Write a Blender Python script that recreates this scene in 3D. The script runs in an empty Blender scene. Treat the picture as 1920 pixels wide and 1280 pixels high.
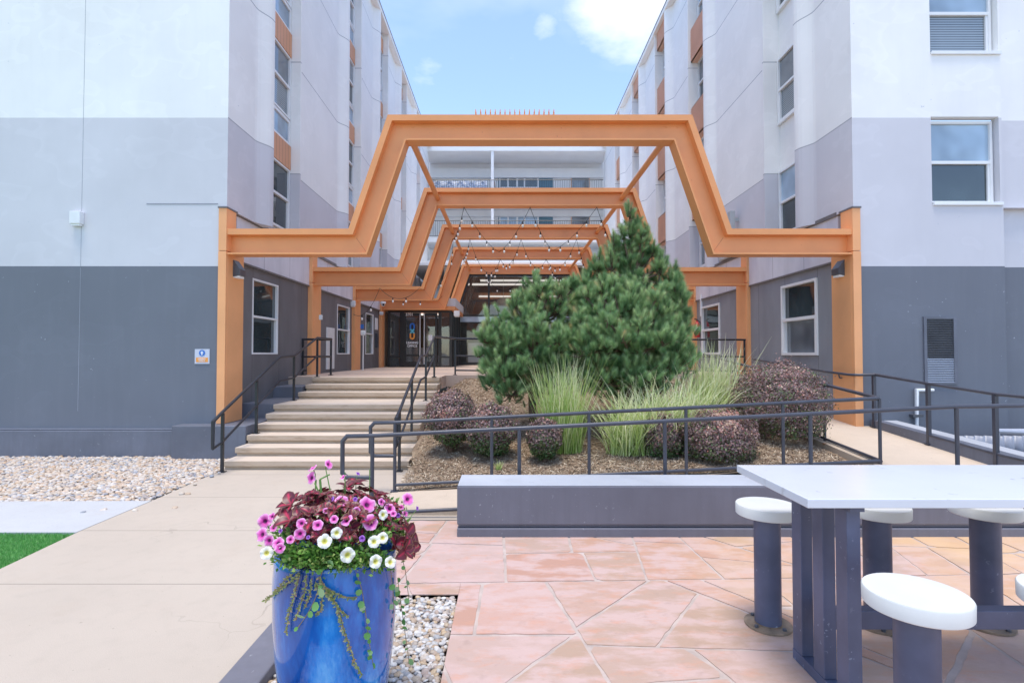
import bpy, bmesh, math, random
import numpy as np
from mathutils import Vector, Matrix
C = bpy.context.scene.collection
R_ = random.Random(7)
rs = np.random.RandomState(11)
PI = math.pi
# ------------------------------------------------------------- camera numbers
F, PX, PY, H, PIT = 1000.0, 951.0, 640.0, 1.8, math.radians(1.375)
CP, SP = math.cos(PIT), math.sin(PIT)
def ray(px, py):
    u, v = (px-PX)/F, (py-PY)/F
    return Vector((u, CP + v*SP, SP - v*CP))
def at(px, py, Y):
    d = ray(px, py); t = Y/d.y
    return Vector((d.x*t, Y, H + d.z*t))
def atz(px, py, z):
    d = ray(px, py); t = (z-H)/d.z
    return Vector((d.x*t, d.y*t, z))
# ------------------------------------------------------------- materials
def nodes(name):
    m = bpy.data.materials.new(name); m.use_nodes = True
    nt = m.node_tree; b = nt.nodes['Principled BSDF']
    return m, nt, b
def N(nt, t, **kw):
    n = nt.nodes.new(t)
    for k, v in kw.items(): setattr(n, k, v)
    return n
def mixc(nt, a, b, fac):
    n = N(nt, 'ShaderNodeMix', data_type='RGBA')
    for i, s in ((0, fac), (6, a), (7, b)):
        if hasattr(s, 'links'): nt.links.new(s, n.inputs[i])
        else: n.inputs[i].default_value = s if i == 0 else (*s, 1)
    return n.outputs[2]
def noise(nt, scale, detail=4, vec=None, rough=.55):
    n = N(nt, 'ShaderNodeTexNoise'); n.inputs['Scale'].default_value = scale
    n.inputs['Detail'].default_value = detail; n.inputs['Roughness'].default_value = rough
    if vec: nt.links.new(vec, n.inputs['Vector'])
    return n.outputs['Fac']
def ramp(nt, fac, stops, mode='LINEAR'):
    n = N(nt, 'ShaderNodeValToRGB'); cr = n.color_ramp; cr.interpolation = mode
    while len(cr.elements) < len(stops): cr.elements.new(.5)
    for e, (p, c) in zip(cr.elements, stops):
        e.position = p; e.color = (*c, 1) if len(c) == 3 else c
    nt.links.new(fac, n.inputs[0]); return n.outputs[0]
def math_(nt, op, a, b=None):
    n = N(nt, 'ShaderNodeMath', operation=op)
    for i, s in enumerate((a, b)):
        if s is None: continue
        if hasattr(s, 'links'): nt.links.new(s, n.inputs[i])
        else: n.inputs[i].default_value = s
    return n.outputs[0]
def coords(nt, scale=(1, 1, 1)):
    tc = N(nt, 'ShaderNodeTexCoord'); mp = N(nt, 'ShaderNodeMapping')
    nt.links.new(tc.outputs['Object'], mp.inputs[0]); mp.inputs['Scale'].default_value = scale
    return mp.outputs[0]
def bump(nt, b, h, strength=.3, dist=.01):
    n = N(nt, 'ShaderNodeBump'); n.inputs['Strength'].default_value = strength
    n.inputs['Distance'].default_value = dist
    nt.links.new(h, n.inputs['Height']); nt.links.new(n.outputs[0], b.inputs['Normal'])
def paint(name, col, rough=.6, var=.10, sc=1.2, bs=.12, streak=False, metal=0, fine=60, spots=None, chips=None, cs=38, ct=.70):
    m, nt, b = nodes(name)
    v = coords(nt); f1 = noise(nt, sc, 5, v)
    lo = tuple(c*(1-var) for c in col); hi = tuple(min(1, c*(1+var)) for c in col)
    c = ramp(nt, f1, [(.3, lo), (.7, hi)])
    if streak:
        vs = coords(nt, (4, 4, .35)); f2 = noise(nt, 3, 5, vs)
        k = ramp(nt, f2, [(.45, (0, 0, 0)), (.75, (.5, .5, .5))])
        c = mixc(nt, c, tuple(x*.82 for x in col), k)
    if spots:
        f3 = noise(nt, 5, 3, v); k = ramp(nt, f3, [(.66, (0, 0, 0)), (.72, (.7, .7, .7))])
        c = mixc(nt, c, spots, k)
    if chips:
        f4 = noise(nt, cs, 3, v, .5); g4 = noise(nt, 2.3, 3, v)
        k = math_(nt, 'MULTIPLY', ramp(nt, f4, [(ct, (0, 0, 0)), (ct+.03, (1, 1, 1))]), ramp(nt, g4, [(.45, (0, 0, 0)), (.6, (.8, .8, .8))]))
        c = mixc(nt, c, chips, k)
    nt.links.new(c, b.inputs['Base Color'])
    b.inputs['Roughness'].default_value = rough; b.inputs['Metallic'].default_value = metal
    bump(nt, b, noise(nt, fine, 4, v), bs, .004)
    return m
def zband(name, stops, rough=.75, seams=None, var=.05):
    """wall paint in flat colours by height (object z / 20)"""
    m, nt, b = nodes(name)
    tc = N(nt, 'ShaderNodeTexCoord'); sx = N(nt, 'ShaderNodeSeparateXYZ')
    nt.links.new(tc.outputs['Object'], sx.inputs[0])
    z = math_(nt, 'DIVIDE', sx.outputs[2], 20)
    c = ramp(nt, z, [(p/20, cc) for p, cc in stops], 'CONSTANT')
    v = tc.outputs['Object']
    f1 = noise(nt, .7, 5, v)
    k = ramp(nt, f1, [(.3, (1-var,)*3), (.7, (1+var,)*3)])
    n = N(nt, 'ShaderNodeMix', data_type='RGBA', blend_type='MULTIPLY'); n.inputs[0].default_value = 1
    nt.links.new(c, n.inputs[6]); nt.links.new(k, n.inputs[7]); c = n.outputs[2]
    vs = coords(nt, (3, 3, .25)); f2 = noise(nt, 2.2, 6, vs)
    k2 = ramp(nt, f2, [(.5, (0, 0, 0)), (.8, (.35, .35, .35))])
    c = mixc(nt, c, (.40, .41, .44), math_(nt, 'MULTIPLY', k2, .14))
    pt = noise(nt, 1.1, 2, coords(nt, (1, 1, 1.6))); kp = ramp(nt, pt, [(.56, (1, 1, 1)), (.575, (1.035, 1.035, 1.035)), (.66, (1, 1, 1))])
    n = N(nt, 'ShaderNodeMix', data_type='RGBA', blend_type='MULTIPLY'); n.inputs[0].default_value = 1
    nt.links.new(c, n.inputs[6]); nt.links.new(kp, n.inputs[7]); c = n.outputs[2]
    f4 = noise(nt, 16, 3, v, .5); g4 = noise(nt, 1.3, 3, v)
    c = mixc(nt, c, (.50, .52, .56), math_(nt, 'MULTIPLY', ramp(nt, f4, [(.72, (0, 0, 0)), (.74, (1, 1, 1))]), ramp(nt, g4, [(.5, (0, 0, 0)), (.6, (.7, .7, .7))])))
    hgt = noise(nt, 45, 4, v)
    if seams:     # thin joints every storey
        s0, st, w = seams
        a = math_(nt, 'ABSOLUTE', math_(nt, 'SUBTRACT', math_(nt, 'FRACT', math_(nt, 'DIVIDE', math_(nt, 'SUBTRACT', sx.outputs[2], s0-st/2), st)), .5))
        ln = math_(nt, 'LESS_THAN', a, w/st/2)
        c = mixc(nt, c, (.25, .26, .30), math_(nt, 'MULTIPLY', ln, .75))
    nt.links.new(c, b.inputs['Base Color']); b.inputs['Roughness'].default_value = rough
    bump(nt, b, hgt, .12, .004)
    return m
def panelwall(name, col, pitch, w=.012, var=.12, linecol=None):
    m, nt, b = nodes(name)
    tc = N(nt, 'ShaderNodeTexCoord'); sx = N(nt, 'ShaderNodeSeparateXYZ')
    nt.links.new(tc.outputs['Object'], sx.inputs[0]); v = tc.outputs['Object']
    f1 = noise(nt, 1.6, 6, coords(nt, (1, 1.2, .5)))
    c = ramp(nt, f1, [(.3, tuple(x*(1-var) for x in col)), (.7, tuple(x*(1+var) for x in col))])
    a = math_(nt, 'ABSOLUTE', math_(nt, 'SUBTRACT', math_(nt, 'FRACT', math_(nt, 'DIVIDE', sx.outputs[1], pitch)), .5))
    ln = math_(nt, 'LESS_THAN', a, w/pitch/2)
    c = mixc(nt, c, linecol or tuple(x*.45 for x in col), ln)
    nt.links.new(c, b.inputs['Base Color']); b.inputs['Roughness'].default_value = .6
    bump(nt, b, noise(nt, 50, 3, v), .1, .003)
    return m
def glass(name, tint=(.03, .045, .05), stripes=None, alpha=None):
    m, nt, b = nodes(name)
    v = coords(nt); f = noise(nt, 1.1, 2, v)
    c = ramp(nt, f, [(.35, tuple(x*.7 for x in tint)), (.65, tuple(min(1, x*1.4) for x in tint))])
    if stripes:
        tc = N(nt, 'ShaderNodeTexCoord'); sx = N(nt, 'ShaderNodeSeparateXYZ'); nt.links.new(tc.outputs['Object'], sx.inputs[0])
        a = math_(nt, 'FRACT', math_(nt, 'DIVIDE', sx.outputs[2], .045))
        k = math_(nt, 'GREATER_THAN', a, .35)
        c = mixc(nt, c, stripes, k)
    nt.links.new(c, b.inputs['Base Color'])
    b.inputs['Roughness'].default_value = .03; b.inputs['IOR'].default_value = 1.9
    bump(nt, b, noise(nt, 1.3, 1, v), .25, .02)
    if alpha is not None: b.inputs['Alpha'].default_value = alpha
    return m
def leafmat(name, stops, rough=.55, trans=.35, attr='tint'):
    m = bpy.data.materials.new(name); m.use_nodes = True; nt = m.node_tree
    b = nt.nodes['Principled BSDF']; out = nt.nodes['Material Output']
    a = N(nt, 'ShaderNodeAttribute'); a.attribute_name = attr
    c = ramp(nt, a.outputs['Fac'], stops)
    nt.links.new(c, b.inputs['Base Color']); b.inputs['Roughness'].default_value = rough
    t = N(nt, 'ShaderNodeBsdfTranslucent'); nt.links.new(c, t.inputs[0])
    mx = N(nt, 'ShaderNodeMixShader'); mx.inputs[0].default_value = trans
    nt.links.new(b.outputs[0], mx.inputs[1]); nt.links.new(t.outputs[0], mx.inputs[2])
    nt.links.new(mx.outputs[0], out.inputs[0])
    return m
def island(name, stops, rough=.6, fine=40):
    m, nt, b = nodes(name); g = N(nt, 'ShaderNodeNewGeometry')
    c = ramp(nt, g.outputs['Random Per Island'], stops)
    f = noise(nt, fine, 3, coords(nt)); k = ramp(nt, f, [(.3, (.8, .8, .8)), (.7, (1.15, 1.15, 1.15))])
    n = N(nt, 'ShaderNodeMix', data_type='RGBA', blend_type='MULTIPLY'); n.inputs[0].default_value = 1
    nt.links.new(c, n.inputs[6]); nt.links.new(k, n.inputs[7])
    nt.links.new(n.outputs[2], b.inputs['Base Color']); b.inputs['Roughness'].default_value = rough
    return m
WHITE, LAV, SLATE = (.83, .82, .805), (.60, .59, .625), (.150, .163, .195)
M = dict(
 wall=zband('wall_paint', [(0, SLATE), (3.34, LAV), (6.0, WHITE)], seams=(6.02, 2.65, .022)),
 wall_r=zband('wall_paint_end', [(0, SLATE), (3.34, LAV), (6.0, WHITE)]),
 rear=paint('rear_wall', (.80, .80, .80), .8, .04, .8),
 soffit=paint('soffit', (.62, .62, .63), .8, .03, .8),
 teal=paint('teal_wall', (.11, .22, .29), .7, .06),
 band=panelwall('pale_panel', (.66, .64, .68), 1.3, .014),
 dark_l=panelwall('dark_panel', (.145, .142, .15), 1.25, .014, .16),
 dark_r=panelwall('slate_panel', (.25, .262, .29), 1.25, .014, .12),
 orange=paint('orange_steel', (.76, .315, .115), .42, .08, 1.2, .10, chips=(.42, .15, .06), cs=26, ct=.72),
 orange_post_lit=paint('orange_post_lit', (.83, .385, .165), .48, .08, 1.2, .10, chips=(.50, .22, .09), cs=26, ct=.72),  # lighter than the beam orange: front light on the posts put into the colour
 orange_panel=panelwall('orange_panel', (.64, .32, .18), .16, .012, .06),
 frame=paint('window_frame', (.78, .79, .80), .35, .03, 3, .03),
 coping=paint('coping', (.16, .15, .15), .5, .15, 3),
 glass=glass('window_glass'), glass_b=glass('window_glass_blind', (.10, .12, .13), (.25, .29, .32)),
 glass_c=glass('window_glass_curtain', (.16, .18, .2)),
 blackmetal=paint('black_rail_paint', (.020, .022, .028), .38, .2, 4, .06),
 greyrail=paint('grey_rail_paint', (.055, .058, .075), .35, .15, 4, .06),
 blackframe=paint('black_frame', (.018, .018, .02), .35, .2, 3),
 plinth=paint('plinth_paint', (.135, .145, .18), .55, .18, 1.5, .5, streak=True, fine=25, chips=(.28, .29, .32), cs=22, ct=.68),
 seatwall=paint('seat_wall_paint', (.150, .148, .175), .55, .12, 1.1, .35, fine=18, streak=True, chips=(.30, .30, .32), cs=30, ct=.69),
 seatcap=paint('seat_wall_cap', (.40, .42, .46), .6, .14, 1.1, .3, fine=18, chips=(.2, .21, .24), cs=24, ct=.68),
 step=paint('step_concrete', (.52, .43, .33), .85, .12, 2.5, .3, streak=False),
 tabletop=paint('table_top', (.60, .625, .665), .22, .05, 1.3, .03, chips=(.47, .48, .50), cs=16, ct=.66),
 seat=paint('stool_seat', (.60, .61, .59), .5, .06, 3, .05, fine=120),
 tableleg=paint('table_steel', (.082, .095, .155), .45, .25, 3, .12, fine=30, chips=(.30, .34, .42), cs=34, ct=.67),
 rust=paint('rusty_flange', (.26, .19, .13), .75, .4, 12, .3, spots=(.42, .15, .05)),
 white=paint('white_plastic', (.75, .76, .77), .4, .05, 6),
 lampgrey=paint('lamp_housing', (.08, .085, .10), .4, .15, 5),
 wood=paint('interior_wood', (.42, .20, .10), .5, .3, 3),
 interior=paint('interior_wall', (.24, .20, .16), .7, .1, 1),
 brown=paint('brown_chair', (.22, .05, .02), .6, .2, 4),
 bark=paint('bark', (.12, .075, .05), .9, .3, 12, .6),
 soil=paint('soil', (.05, .035, .025), .95, .3, 12, .6),
 wire=paint('wire', (.015, .015, .015), .6, 0, 1),
 bulb=paint('bulb_glass', (.85, .85, .82), .12, 0, 1, 0),
 red=paint('extinguisher_red', (.60, .02, .03), .3, .1, 5),
 blue=paint('sign_blue', (.04, .17, .55), .5, .05, 5), cyan=paint('logo_cyan', (.15, .60, .75), .5, .05, 5),
 logoorange=paint('logo_orange', (.85, .33, .06), .5, .05, 5),
 paper=paint('white_lettering', (.82, .83, .84), .5, .02, 5),
 copper=paint('pale_concrete', (.60, .60, .62), .8, .05, 1),
)
# ------------------------------------------------------------- mesh helpers
class MB:
    def __init__(s): s.v = []; s.f = []; s.mi = []
    def add(s, v, f, mi=0):
        o = len(s.v); s.v += [tuple(x) for x in v]; s.f += [tuple(i+o for i in q) for q in f]; s.mi += [mi]*len(f); return s
    def box(s, a, b, mi=0):
        x0, y0, z0 = a; x1, y1, z1 = b
        x0, x1 = min(x0, x1), max(x0, x1); y0, y1 = min(y0, y1), max(y0, y1); z0, z1 = min(z0, z1), max(z0, z1)
        v = [(x0,y0,z0),(x1,y0,z0),(x1,y1,z0),(x0,y1,z0),(x0,y0,z1),(x1,y0,z1),(x1,y1,z1),(x0,y1,z1)]
        return s.add(v, [(0,3,2,1),(4,5,6,7),(0,1,5,4),(1,2,6,5),(2,3,7,6),(3,0,4,7)], mi)
    def lbox(s, O, U, Nn, u, n, z, mi=0):
        O = Vector(O); U = Vector(U); Nn = Vector(Nn); v = []
        for zz in z:
            for (a, b) in ((u[0], n[0]), (u[1], n[0]), (u[1], n[1]), (u[0], n[1])):
                p = O + U*a + Nn*b; v.append((p.x, p.y, p.z+zz))
        return s.add(v, [(0,3,2,1),(4,5,6,7),(0,1,5,4),(1,2,6,5),(2,3,7,6),(3,0,4,7)], mi)
    def prism(s, poly, z0, z1, cap=True, mi=0):
        n = len(poly); v = [(x, y, z0) for x, y in poly]+[(x, y, z1) for x, y in poly]
        f = [(i, (i+1) % n, (i+1) % n+n, i+n) for i in range(n)]
        if cap: f += [tuple(range(n))[::-1], tuple(range(n, 2*n))]
        return s.add(v, f, mi)
    def vprism(s, poly, y0, y1, mi=0):       # polygon in XZ extruded along Y
        n = len(poly); v = [(x, y0, z) for x, z in poly]+[(x, y1, z) for x, z in poly]
        f = [((i+1) % n, i, i+n, (i+1) % n+n) for i in range(n)]
        return s.add(v, f+[tuple(range(n)), tuple(range(n, 2*n))[::-1]], mi)
    def tube(s, pts, r, seg=8, caps=True, mi=0):
        pts = [Vector(p) for p in pts]; n = len(pts)
        rr = r if isinstance(r, (list, tuple)) else [r]*n
        t0 = (pts[1]-pts[0]).normalized(); up = Vector((0, 0, 1)) if abs(t0.z) < .9 else Vector((1, 0, 0))
        side = t0.cross(up).normalized(); v = []
        for i, p in enumerate(pts):
            a = (pts[i]-pts[i-1]).normalized() if i else t0
            b = (pts[i+1]-pts[i]).normalized() if i < n-1 else a
            t = (a+b); t = t.normalized() if t.length > 1e-6 else a
            side = (side - t*side.dot(t)).normalized(); w = t.cross(side)
            k = 1/max(.5, t.dot(a)) if (i and i < n-1) else 1
            for j in range(seg):
                an = 2*PI*j/seg
                v.append(p+(side*math.cos(an)+w*math.sin(an))*rr[i]*k)
        f = [(i*seg+j, i*seg+(j+1) % seg, (i+1)*seg+(j+1) % seg, (i+1)*seg+j) for i in range(n-1) for j in range(seg)]
        if caps: f += [tuple(range(seg))[::-1], tuple(range((n-1)*seg, n*seg))]
        return s.add(v, f, mi)
    def lathe(s, prof, c=(0, 0, 0), seg=32, mi=0):
        n = len(prof); v = []
        for r, z in prof:
            for j in range(seg):
                a = 2*PI*j/seg; v.append((c[0]+r*math.cos(a), c[1]+r*math.sin(a), c[2]+z))
        f = [(i*seg+j, i*seg+(j+1) % seg, (i+1)*seg+(j+1) % seg, (i+1)*seg+j) for i in range(n-1) for j in range(seg)]
        if prof[0][0] > 1e-5: f.append(tuple(range(seg))[::-1])
        if prof[-1][0] > 1e-5: f.append(tuple(range((n-1)*seg, n*seg)))
        return s.add(v, f, mi)
    def build(s, name, mat, parent=None, smooth=False, bevel=0, kind=None):
        me = bpy.data.meshes.new(name); me.from_pydata(s.v, [], s.f)
        mats = mat if isinstance(mat, (list, tuple)) else [mat]
        for m in mats: me.materials.append(m if not isinstance(m, str) else M[m])
        if len(mats) > 1: me.polygons.foreach_set('material_index', s.mi)
        bm = bmesh.new(); bm.from_mesh(me); bmesh.ops.recalc_face_normals(bm, faces=bm.faces); bm.to_mesh(me); bm.free()
        return link(name, me, parent, smooth, bevel, kind)
WL = {}
def link(name, me, parent=None, smooth=False, bevel=0, kind=None):
    o = bpy.data.objects.new(name, me); C.objects.link(o)
    if parent:      # mesh data stay in scene coordinates
        o.parent = parent; o.location = -WL[parent.name]
        WL[o.name] = Vector((0, 0, 0))
    else: WL[o.name] = Vector((0, 0, 0))
    if smooth:
        me.polygons.foreach_set('use_smooth', [True]*len(me.polygons))
        try: me.set_sharp_from_angle(angle=math.radians(40))
        except Exception: pass
    if bevel:
        md = o.modifiers.new('bevel', 'BEVEL'); md.width = bevel; md.segments = 2; md.limit_method = 'ANGLE'
    if kind: o['kind'] = kind
    return o
def thing(name, label, cat, loc=(0, 0, 0), group=None):
    o = bpy.data.objects.new(name, None); C.objects.link(o); o.location = loc; o.empty_display_size = .1
    WL[o.name] = Vector(loc); o['label'] = label; o['category'] = cat
    if group: o['group'] = group
    return o
def tag(o, label, cat, group=None, kind=None):
    o['label'] = label; o['category'] = cat
    if group: o['group'] = group
    if kind: o['kind'] = kind
    return o
def np_mesh(name, V, Fc, mat, parent=None, smooth=False, attrs=None, kind=None):
    """V (n,3), Fc (m,k) arrays -> object"""
    me = bpy.data.meshes.new(name); n, k = len(Fc), Fc.shape[1]
    me.vertices.add(len(V)); me.vertices.foreach_set('co', V.astype(np.float32).ravel())
    me.loops.add(n*k); me.loops.foreach_set('vertex_index', Fc.astype(np.int32).ravel())
    me.polygons.add(n); me.polygons.foreach_set('loop_start', np.arange(0, n*k, k, dtype=np.int32))
    me.update(calc_edges=True); me.validate()
    for an, av in (attrs or {}).items():
        a = me.attributes.new(an, 'FLOAT', 'POINT'); a.data.foreach_set('value', av.astype(np.float32))
    me.materials.append(M[mat] if isinstance(mat, str) else mat)
    if smooth: me.polygons.foreach_set('use_smooth', [True]*len(me.polygons))
    return link(name, me, parent, kind=kind)
def scatter(tv, tf, A, T):
    """template verts tv (k,3), faces tf (m,j); A (n,3,3) maps, T (n,3)"""
    n, k = len(T), len(tv)
    V = np.einsum('nij,kj->nki', A, tv)+T[:, None, :]
    Fc = tf[None, :, :]+(np.arange(n)*k)[:, None, None]
    return V.reshape(-1, 3), Fc.reshape(-1, tf.shape[1])
def frames_from(D, roll=None):
    """rotation matrices whose local z axis is D (n,3)"""
    D = D/np.linalg.norm(D, axis=1, keepdims=True); n = len(D)
    ref = rs.normal(size=(n, 3)); X = np.cross(ref, D); X /= np.linalg.norm(X, axis=1, keepdims=True)
    Y = np.cross(D, X)
    return np.stack([X, Y, D], axis=2)
def ico(sub):
    bm = bmesh.new(); bmesh.ops.create_icosphere(bm, subdivisions=sub, radius=1)
    v = np.array([x.co[:] for x in bm.verts]); f = np.array([[q.index for q in x.verts] for x in bm.faces]); bm.free()
    return v, f
def text_mesh(txt, size, loc, name, mat, parent, rot=(PI/2, 0, 0), ext=.002, align='CENTER', kx=1.0):
    cu = bpy.data.curves.new(name, 'FONT'); cu.body = txt; cu.size = size; cu.extrude = ext; cu.align_x = align; cu.align_y = 'CENTER'; cu.offset = size*.02
    t = bpy.data.objects.new(name+'_tmp', cu); C.objects.link(t)
    bpy.context.view_layer.update()
    me = bpy.data.meshes.new_from_object(t.evaluated_get(bpy.context.evaluated_depsgraph_get()))
    bpy.data.objects.remove(t)
    me.transform(Matrix.Translation(Vector(loc)) @ Matrix.Rotation(rot[2], 4, 'Z') @ Matrix.Rotation(rot[0], 4, 'X') @ Matrix.Diagonal((kx, 1, 1, 1)))
    me.materials.clear(); me.materials.append(M[mat]); me.name = name
    return link(name, me, parent)
M['weld'] = paint('weld_seam', (.48, .19, .08), .6, .2, 8)
M['joint'] = paint('wall_joint', (.30, .31, .36), .8, .1)
M['well'] = paint('corrugated_steel', (.26, .29, .36), .4, .1, 4)
M['palepipe'] = paint('pale_pipe_paint', (.38, .41, .48), .4, .08, 4)
M['greypaint'] = paint('cabinet_grey', (.42, .44, .45), .5, .08, 4)
M['signplate'] = paint('sign_plate', (.55, .57, .66), .5, .05, 4)
M['kerb_rust'] = paint('kerb_concrete', (.50, .40, .30), .85, .15, 2, .3, spots=(.50, .22, .08))
m_, nt_, b_ = nodes('ceiling_light'); b_.inputs['Emission Color'].default_value = (1, .96, .9, 1); b_.inputs['Emission Strength'].default_value = .4; M['litstrip'] = m_
M['lampshade'] = paint('lamp_shade', (.62, .60, .50), .6, .05, 3)
# ============================================================= camera, light, sky
cam = bpy.data.cameras.new('camera'); co = bpy.data.objects.new('camera', cam); C.objects.link(co)
bpy.context.scene.camera = co
co.location = (0, 0, H); co.rotation_euler = (PI/2+PIT, 0, 0)
cam.sensor_width = 36; cam.lens = F/1920*36; cam.shift_x = (960-PX)/1920; cam.clip_end = 2000; cam.clip_start = .05
SUN_EL, SUN_AZ = math.radians(81), math.radians(200)     # azimuth clockwise from +Y: behind the camera, to its left
sd = Vector((math.sin(SUN_AZ)*math.cos(SUN_EL), math.cos(SUN_AZ)*math.cos(SUN_EL), math.sin(SUN_EL)))
sl = bpy.data.lights.new('sun', 'SUN'); sl.energy = 1.3; sl.angle = math.radians(20); sl.color = (1, .92, .81)
so = bpy.data.objects.new('sun', sl); C.objects.link(so); so.rotation_euler = sd.to_track_quat('Z', 'Y').to_euler(); so.location = (0, -5, 30)
w = bpy.data.worlds.new('World'); bpy.context.scene.world = w; w.use_nodes = True
nt = w.node_tree; bg = nt.nodes['Background']; bg.inputs[1].default_value = .14
sky = N(nt, 'ShaderNodeTexSky', sky_type='NISHITA'); sky.sun_disc = False
sky.sun_elevation = SUN_EL; sky.sun_rotation = SUN_AZ; sky.air_density = 1.0; sky.dust_density = .5; sky.ozone_density = 2.0
tc = N(nt, 'ShaderNodeTexCoord')
def dotmask(px, py, lo, hi):
    d = ray(px, py).normalized()
    n = N(nt, 'ShaderNodeVectorMath', operation='DOT_PRODUCT'); nt.links.new(tc.outputs['Generated'], n.inputs[0]); n.inputs[1].default_value = d
    r = N(nt, 'ShaderNodeMapRange'); nt.links.new(n.outputs['Value'], r.inputs[0])
    r.inputs[1].default_value = math.cos(math.radians(hi)); r.inputs[2].default_value = math.cos(math.radians(lo)); return r.outputs[0]
mp = N(nt, 'ShaderNodeMapping'); nt.links.new(tc.outputs['Generated'], mp.inputs[0]); mp.inputs['Scale'].default_value = (1, 1, 2.2)
cn = noise(nt, 5.5, 8, mp.outputs[0], .6)
cn2 = noise(nt, 2.2, 5, mp.outputs[0], .55)
big = math_(nt, 'MAXIMUM', dotmask(1190, -10, 1.5, 6.5), math_(nt, 'MAXIMUM', dotmask(1250, -90, 3, 9), math_(nt, 'MULTIPLY', dotmask(1022, 58, .2, 1.4), .42)))
big = math_(nt, 'MAXIMUM', big, math_(nt, 'MULTIPLY', math_(nt, 'MAXIMUM', dotmask(790, 135, .5, 2.5), dotmask(960, 138, .2, 2)), .34))
cl = math_(nt, 'ADD', math_(nt, 'MULTIPLY', big, .60), math_(nt, 'MULTIPLY', math_(nt, 'SUBTRACT', cn, .5), 1.35))
cm = ramp(nt, cl, [(.18, (0, 0, 0)), (1.0, (1, 1, 1))])
wisp = ramp(nt, cn2, [(.52, (0, 0, 0)), (.85, (.3, .3, .3))])
cm = math_(nt, 'MAXIMUM', cm, wisp)
hs = N(nt, 'ShaderNodeHueSaturation'); hs.inputs['Saturation'].default_value = .97; hs.inputs['Value'].default_value = .93; hs.inputs['Hue'].default_value = .503
nt.links.new(sky.outputs[0], hs.inputs['Color'])
col = mixc(nt, hs.outputs[0], (4.3, 4.35, 4.5), cm)
nt.links.new(col, bg.inputs[0])
vs = bpy.context.scene.view_settings; vs.view_transform = 'Standard'; vs.look = 'None'; vs.exposure = 1.42; vs.gamma = 1

# ============================================================= ground surfaces
def sheet(name, pts, z, mat, kind='structure', th=0):
    m = MB(); m.prism([(p[0], p[1]) for p in pts], z-th, z) if th else m.add([(p[0], p[1], z) for p in pts], [tuple(range(len(pts)))])
    return m.build(name, mat, kind=kind)
def concrete(name, col, joints=None, var=.06):
    m, nt, b = nodes(name); v = coords(nt)
    c = ramp(nt, noise(nt, .55, 6, v), [(.3, tuple(x*(1-var) for x in col)), (.7, tuple(x*(1+var) for x in col))])
    f2 = noise(nt, 7, 6, v); k = ramp(nt, f2, [(.5, (0, 0, 0)), (.8, (.22, .22, .22))]); c = mixc(nt, c, tuple(x*.7 for x in col), k)
    g = noise(nt, 220, 2, v); k = ramp(nt, g, [(.35, (.9, .9, .9)), (.65, (1.07, 1.07, 1.07))])
    n = N(nt, 'ShaderNodeMix', data_type='RGBA', blend_type='MULTIPLY'); n.inputs[0].default_value = 1
    nt.links.new(c, n.inputs[6]); nt.links.new(k, n.inputs[7]); c = n.outputs[2]
    # hairline cracks, sparse dark specks
    vo = N(nt, 'ShaderNodeTexVoronoi', feature='DISTANCE_TO_EDGE'); vo.inputs['Scale'].default_value = .42
    wv = N(nt, 'ShaderNodeMapping'); nt.links.new(v, wv.inputs[0]); nw = N(nt, 'ShaderNodeTexNoise'); nw.inputs['Scale'].default_value = 2.5; nt.links.new(v, nw.inputs[0])
    ad = N(nt, 'ShaderNodeVectorMath', operation='MULTIPLY_ADD'); nt.links.new(nw.outputs['Color'], ad.inputs[0]); ad.inputs[1].default_value = (.5, .5, .5); nt.links.new(v, ad.inputs[2]); nt.links.new(ad.outputs[0], vo.inputs['Vector'])
    k = math_(nt, 'MULTIPLY', math_(nt, 'LESS_THAN', vo.outputs['Distance'], .0022), ramp(nt, noise(nt, .6, 2, v), [(.5, (0, 0, 0)), (.62, (.45, .45, .45))])); c = mixc(nt, c, tuple(x*.5 for x in col), k)
    f4 = noise(nt, 26, 2, v); k = ramp(nt, f4, [(.735, (0, 0, 0)), (.75, (.6, .6, .6))]); c = mixc(nt, c, tuple(x*.35 for x in col), k)
    f5 = noise(nt, 1.7, 7, v, .7); k = ramp(nt, f5, [(.55, (0, 0, 0)), (.75, (.3, .3, .3))]); c = mixc(nt, c, (.42, .33, .25), k)
    if joints:
        tc = N(nt, 'ShaderNodeTexCoord'); sx = N(nt, 'ShaderNodeSeparateXYZ'); nt.links.new(tc.outputs['Object'], sx.inputs[0])
        off, pitch, ax = joints
        a = math_(nt, 'ABSOLUTE', math_(nt, 'SUBTRACT', math_(nt, 'FRACT', math_(nt, 'DIVIDE', math_(nt, 'SUBTRACT', sx.outputs[ax], off-pitch/2), pitch)), .5))
        ln = math_(nt, 'LESS_THAN', a, .012/pitch/2)
        c = mixc(nt, c, tuple(x*.55 for x in col), ln)
    nt.links.new(c, b.inputs['Base Color']); b.inputs['Roughness'].default_value = .85
    bump(nt, b, g, .15, .003)
    return m
M['path'] = concrete('path_concrete', (.47, .40, .325), (6.77, 1.27, 1))
M['apron'] = concrete('apron_concrete', (.47, .475, .48))
M['ramp'] = concrete('ramp_concrete', (.54, .44, .34), None, .1)
M['terrace'] = concrete('terrace_concrete', (.52, .40, .32), (13.5, 1.8, 1))
M['earth'] = paint('bare_ground', (.30, .27, .22), .95, .2, .3, .4)
sheet('ground', [(-600, -600), (600, -600), (600, 600), (-600, 600)], -.12, 'earth')
PE = -4.38      # left edge of the walk
E_ = [atz(0, 1066, 0), atz(150, 995, 0), atz(300, 932, 0), atz(413, 882, 0)]
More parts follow.
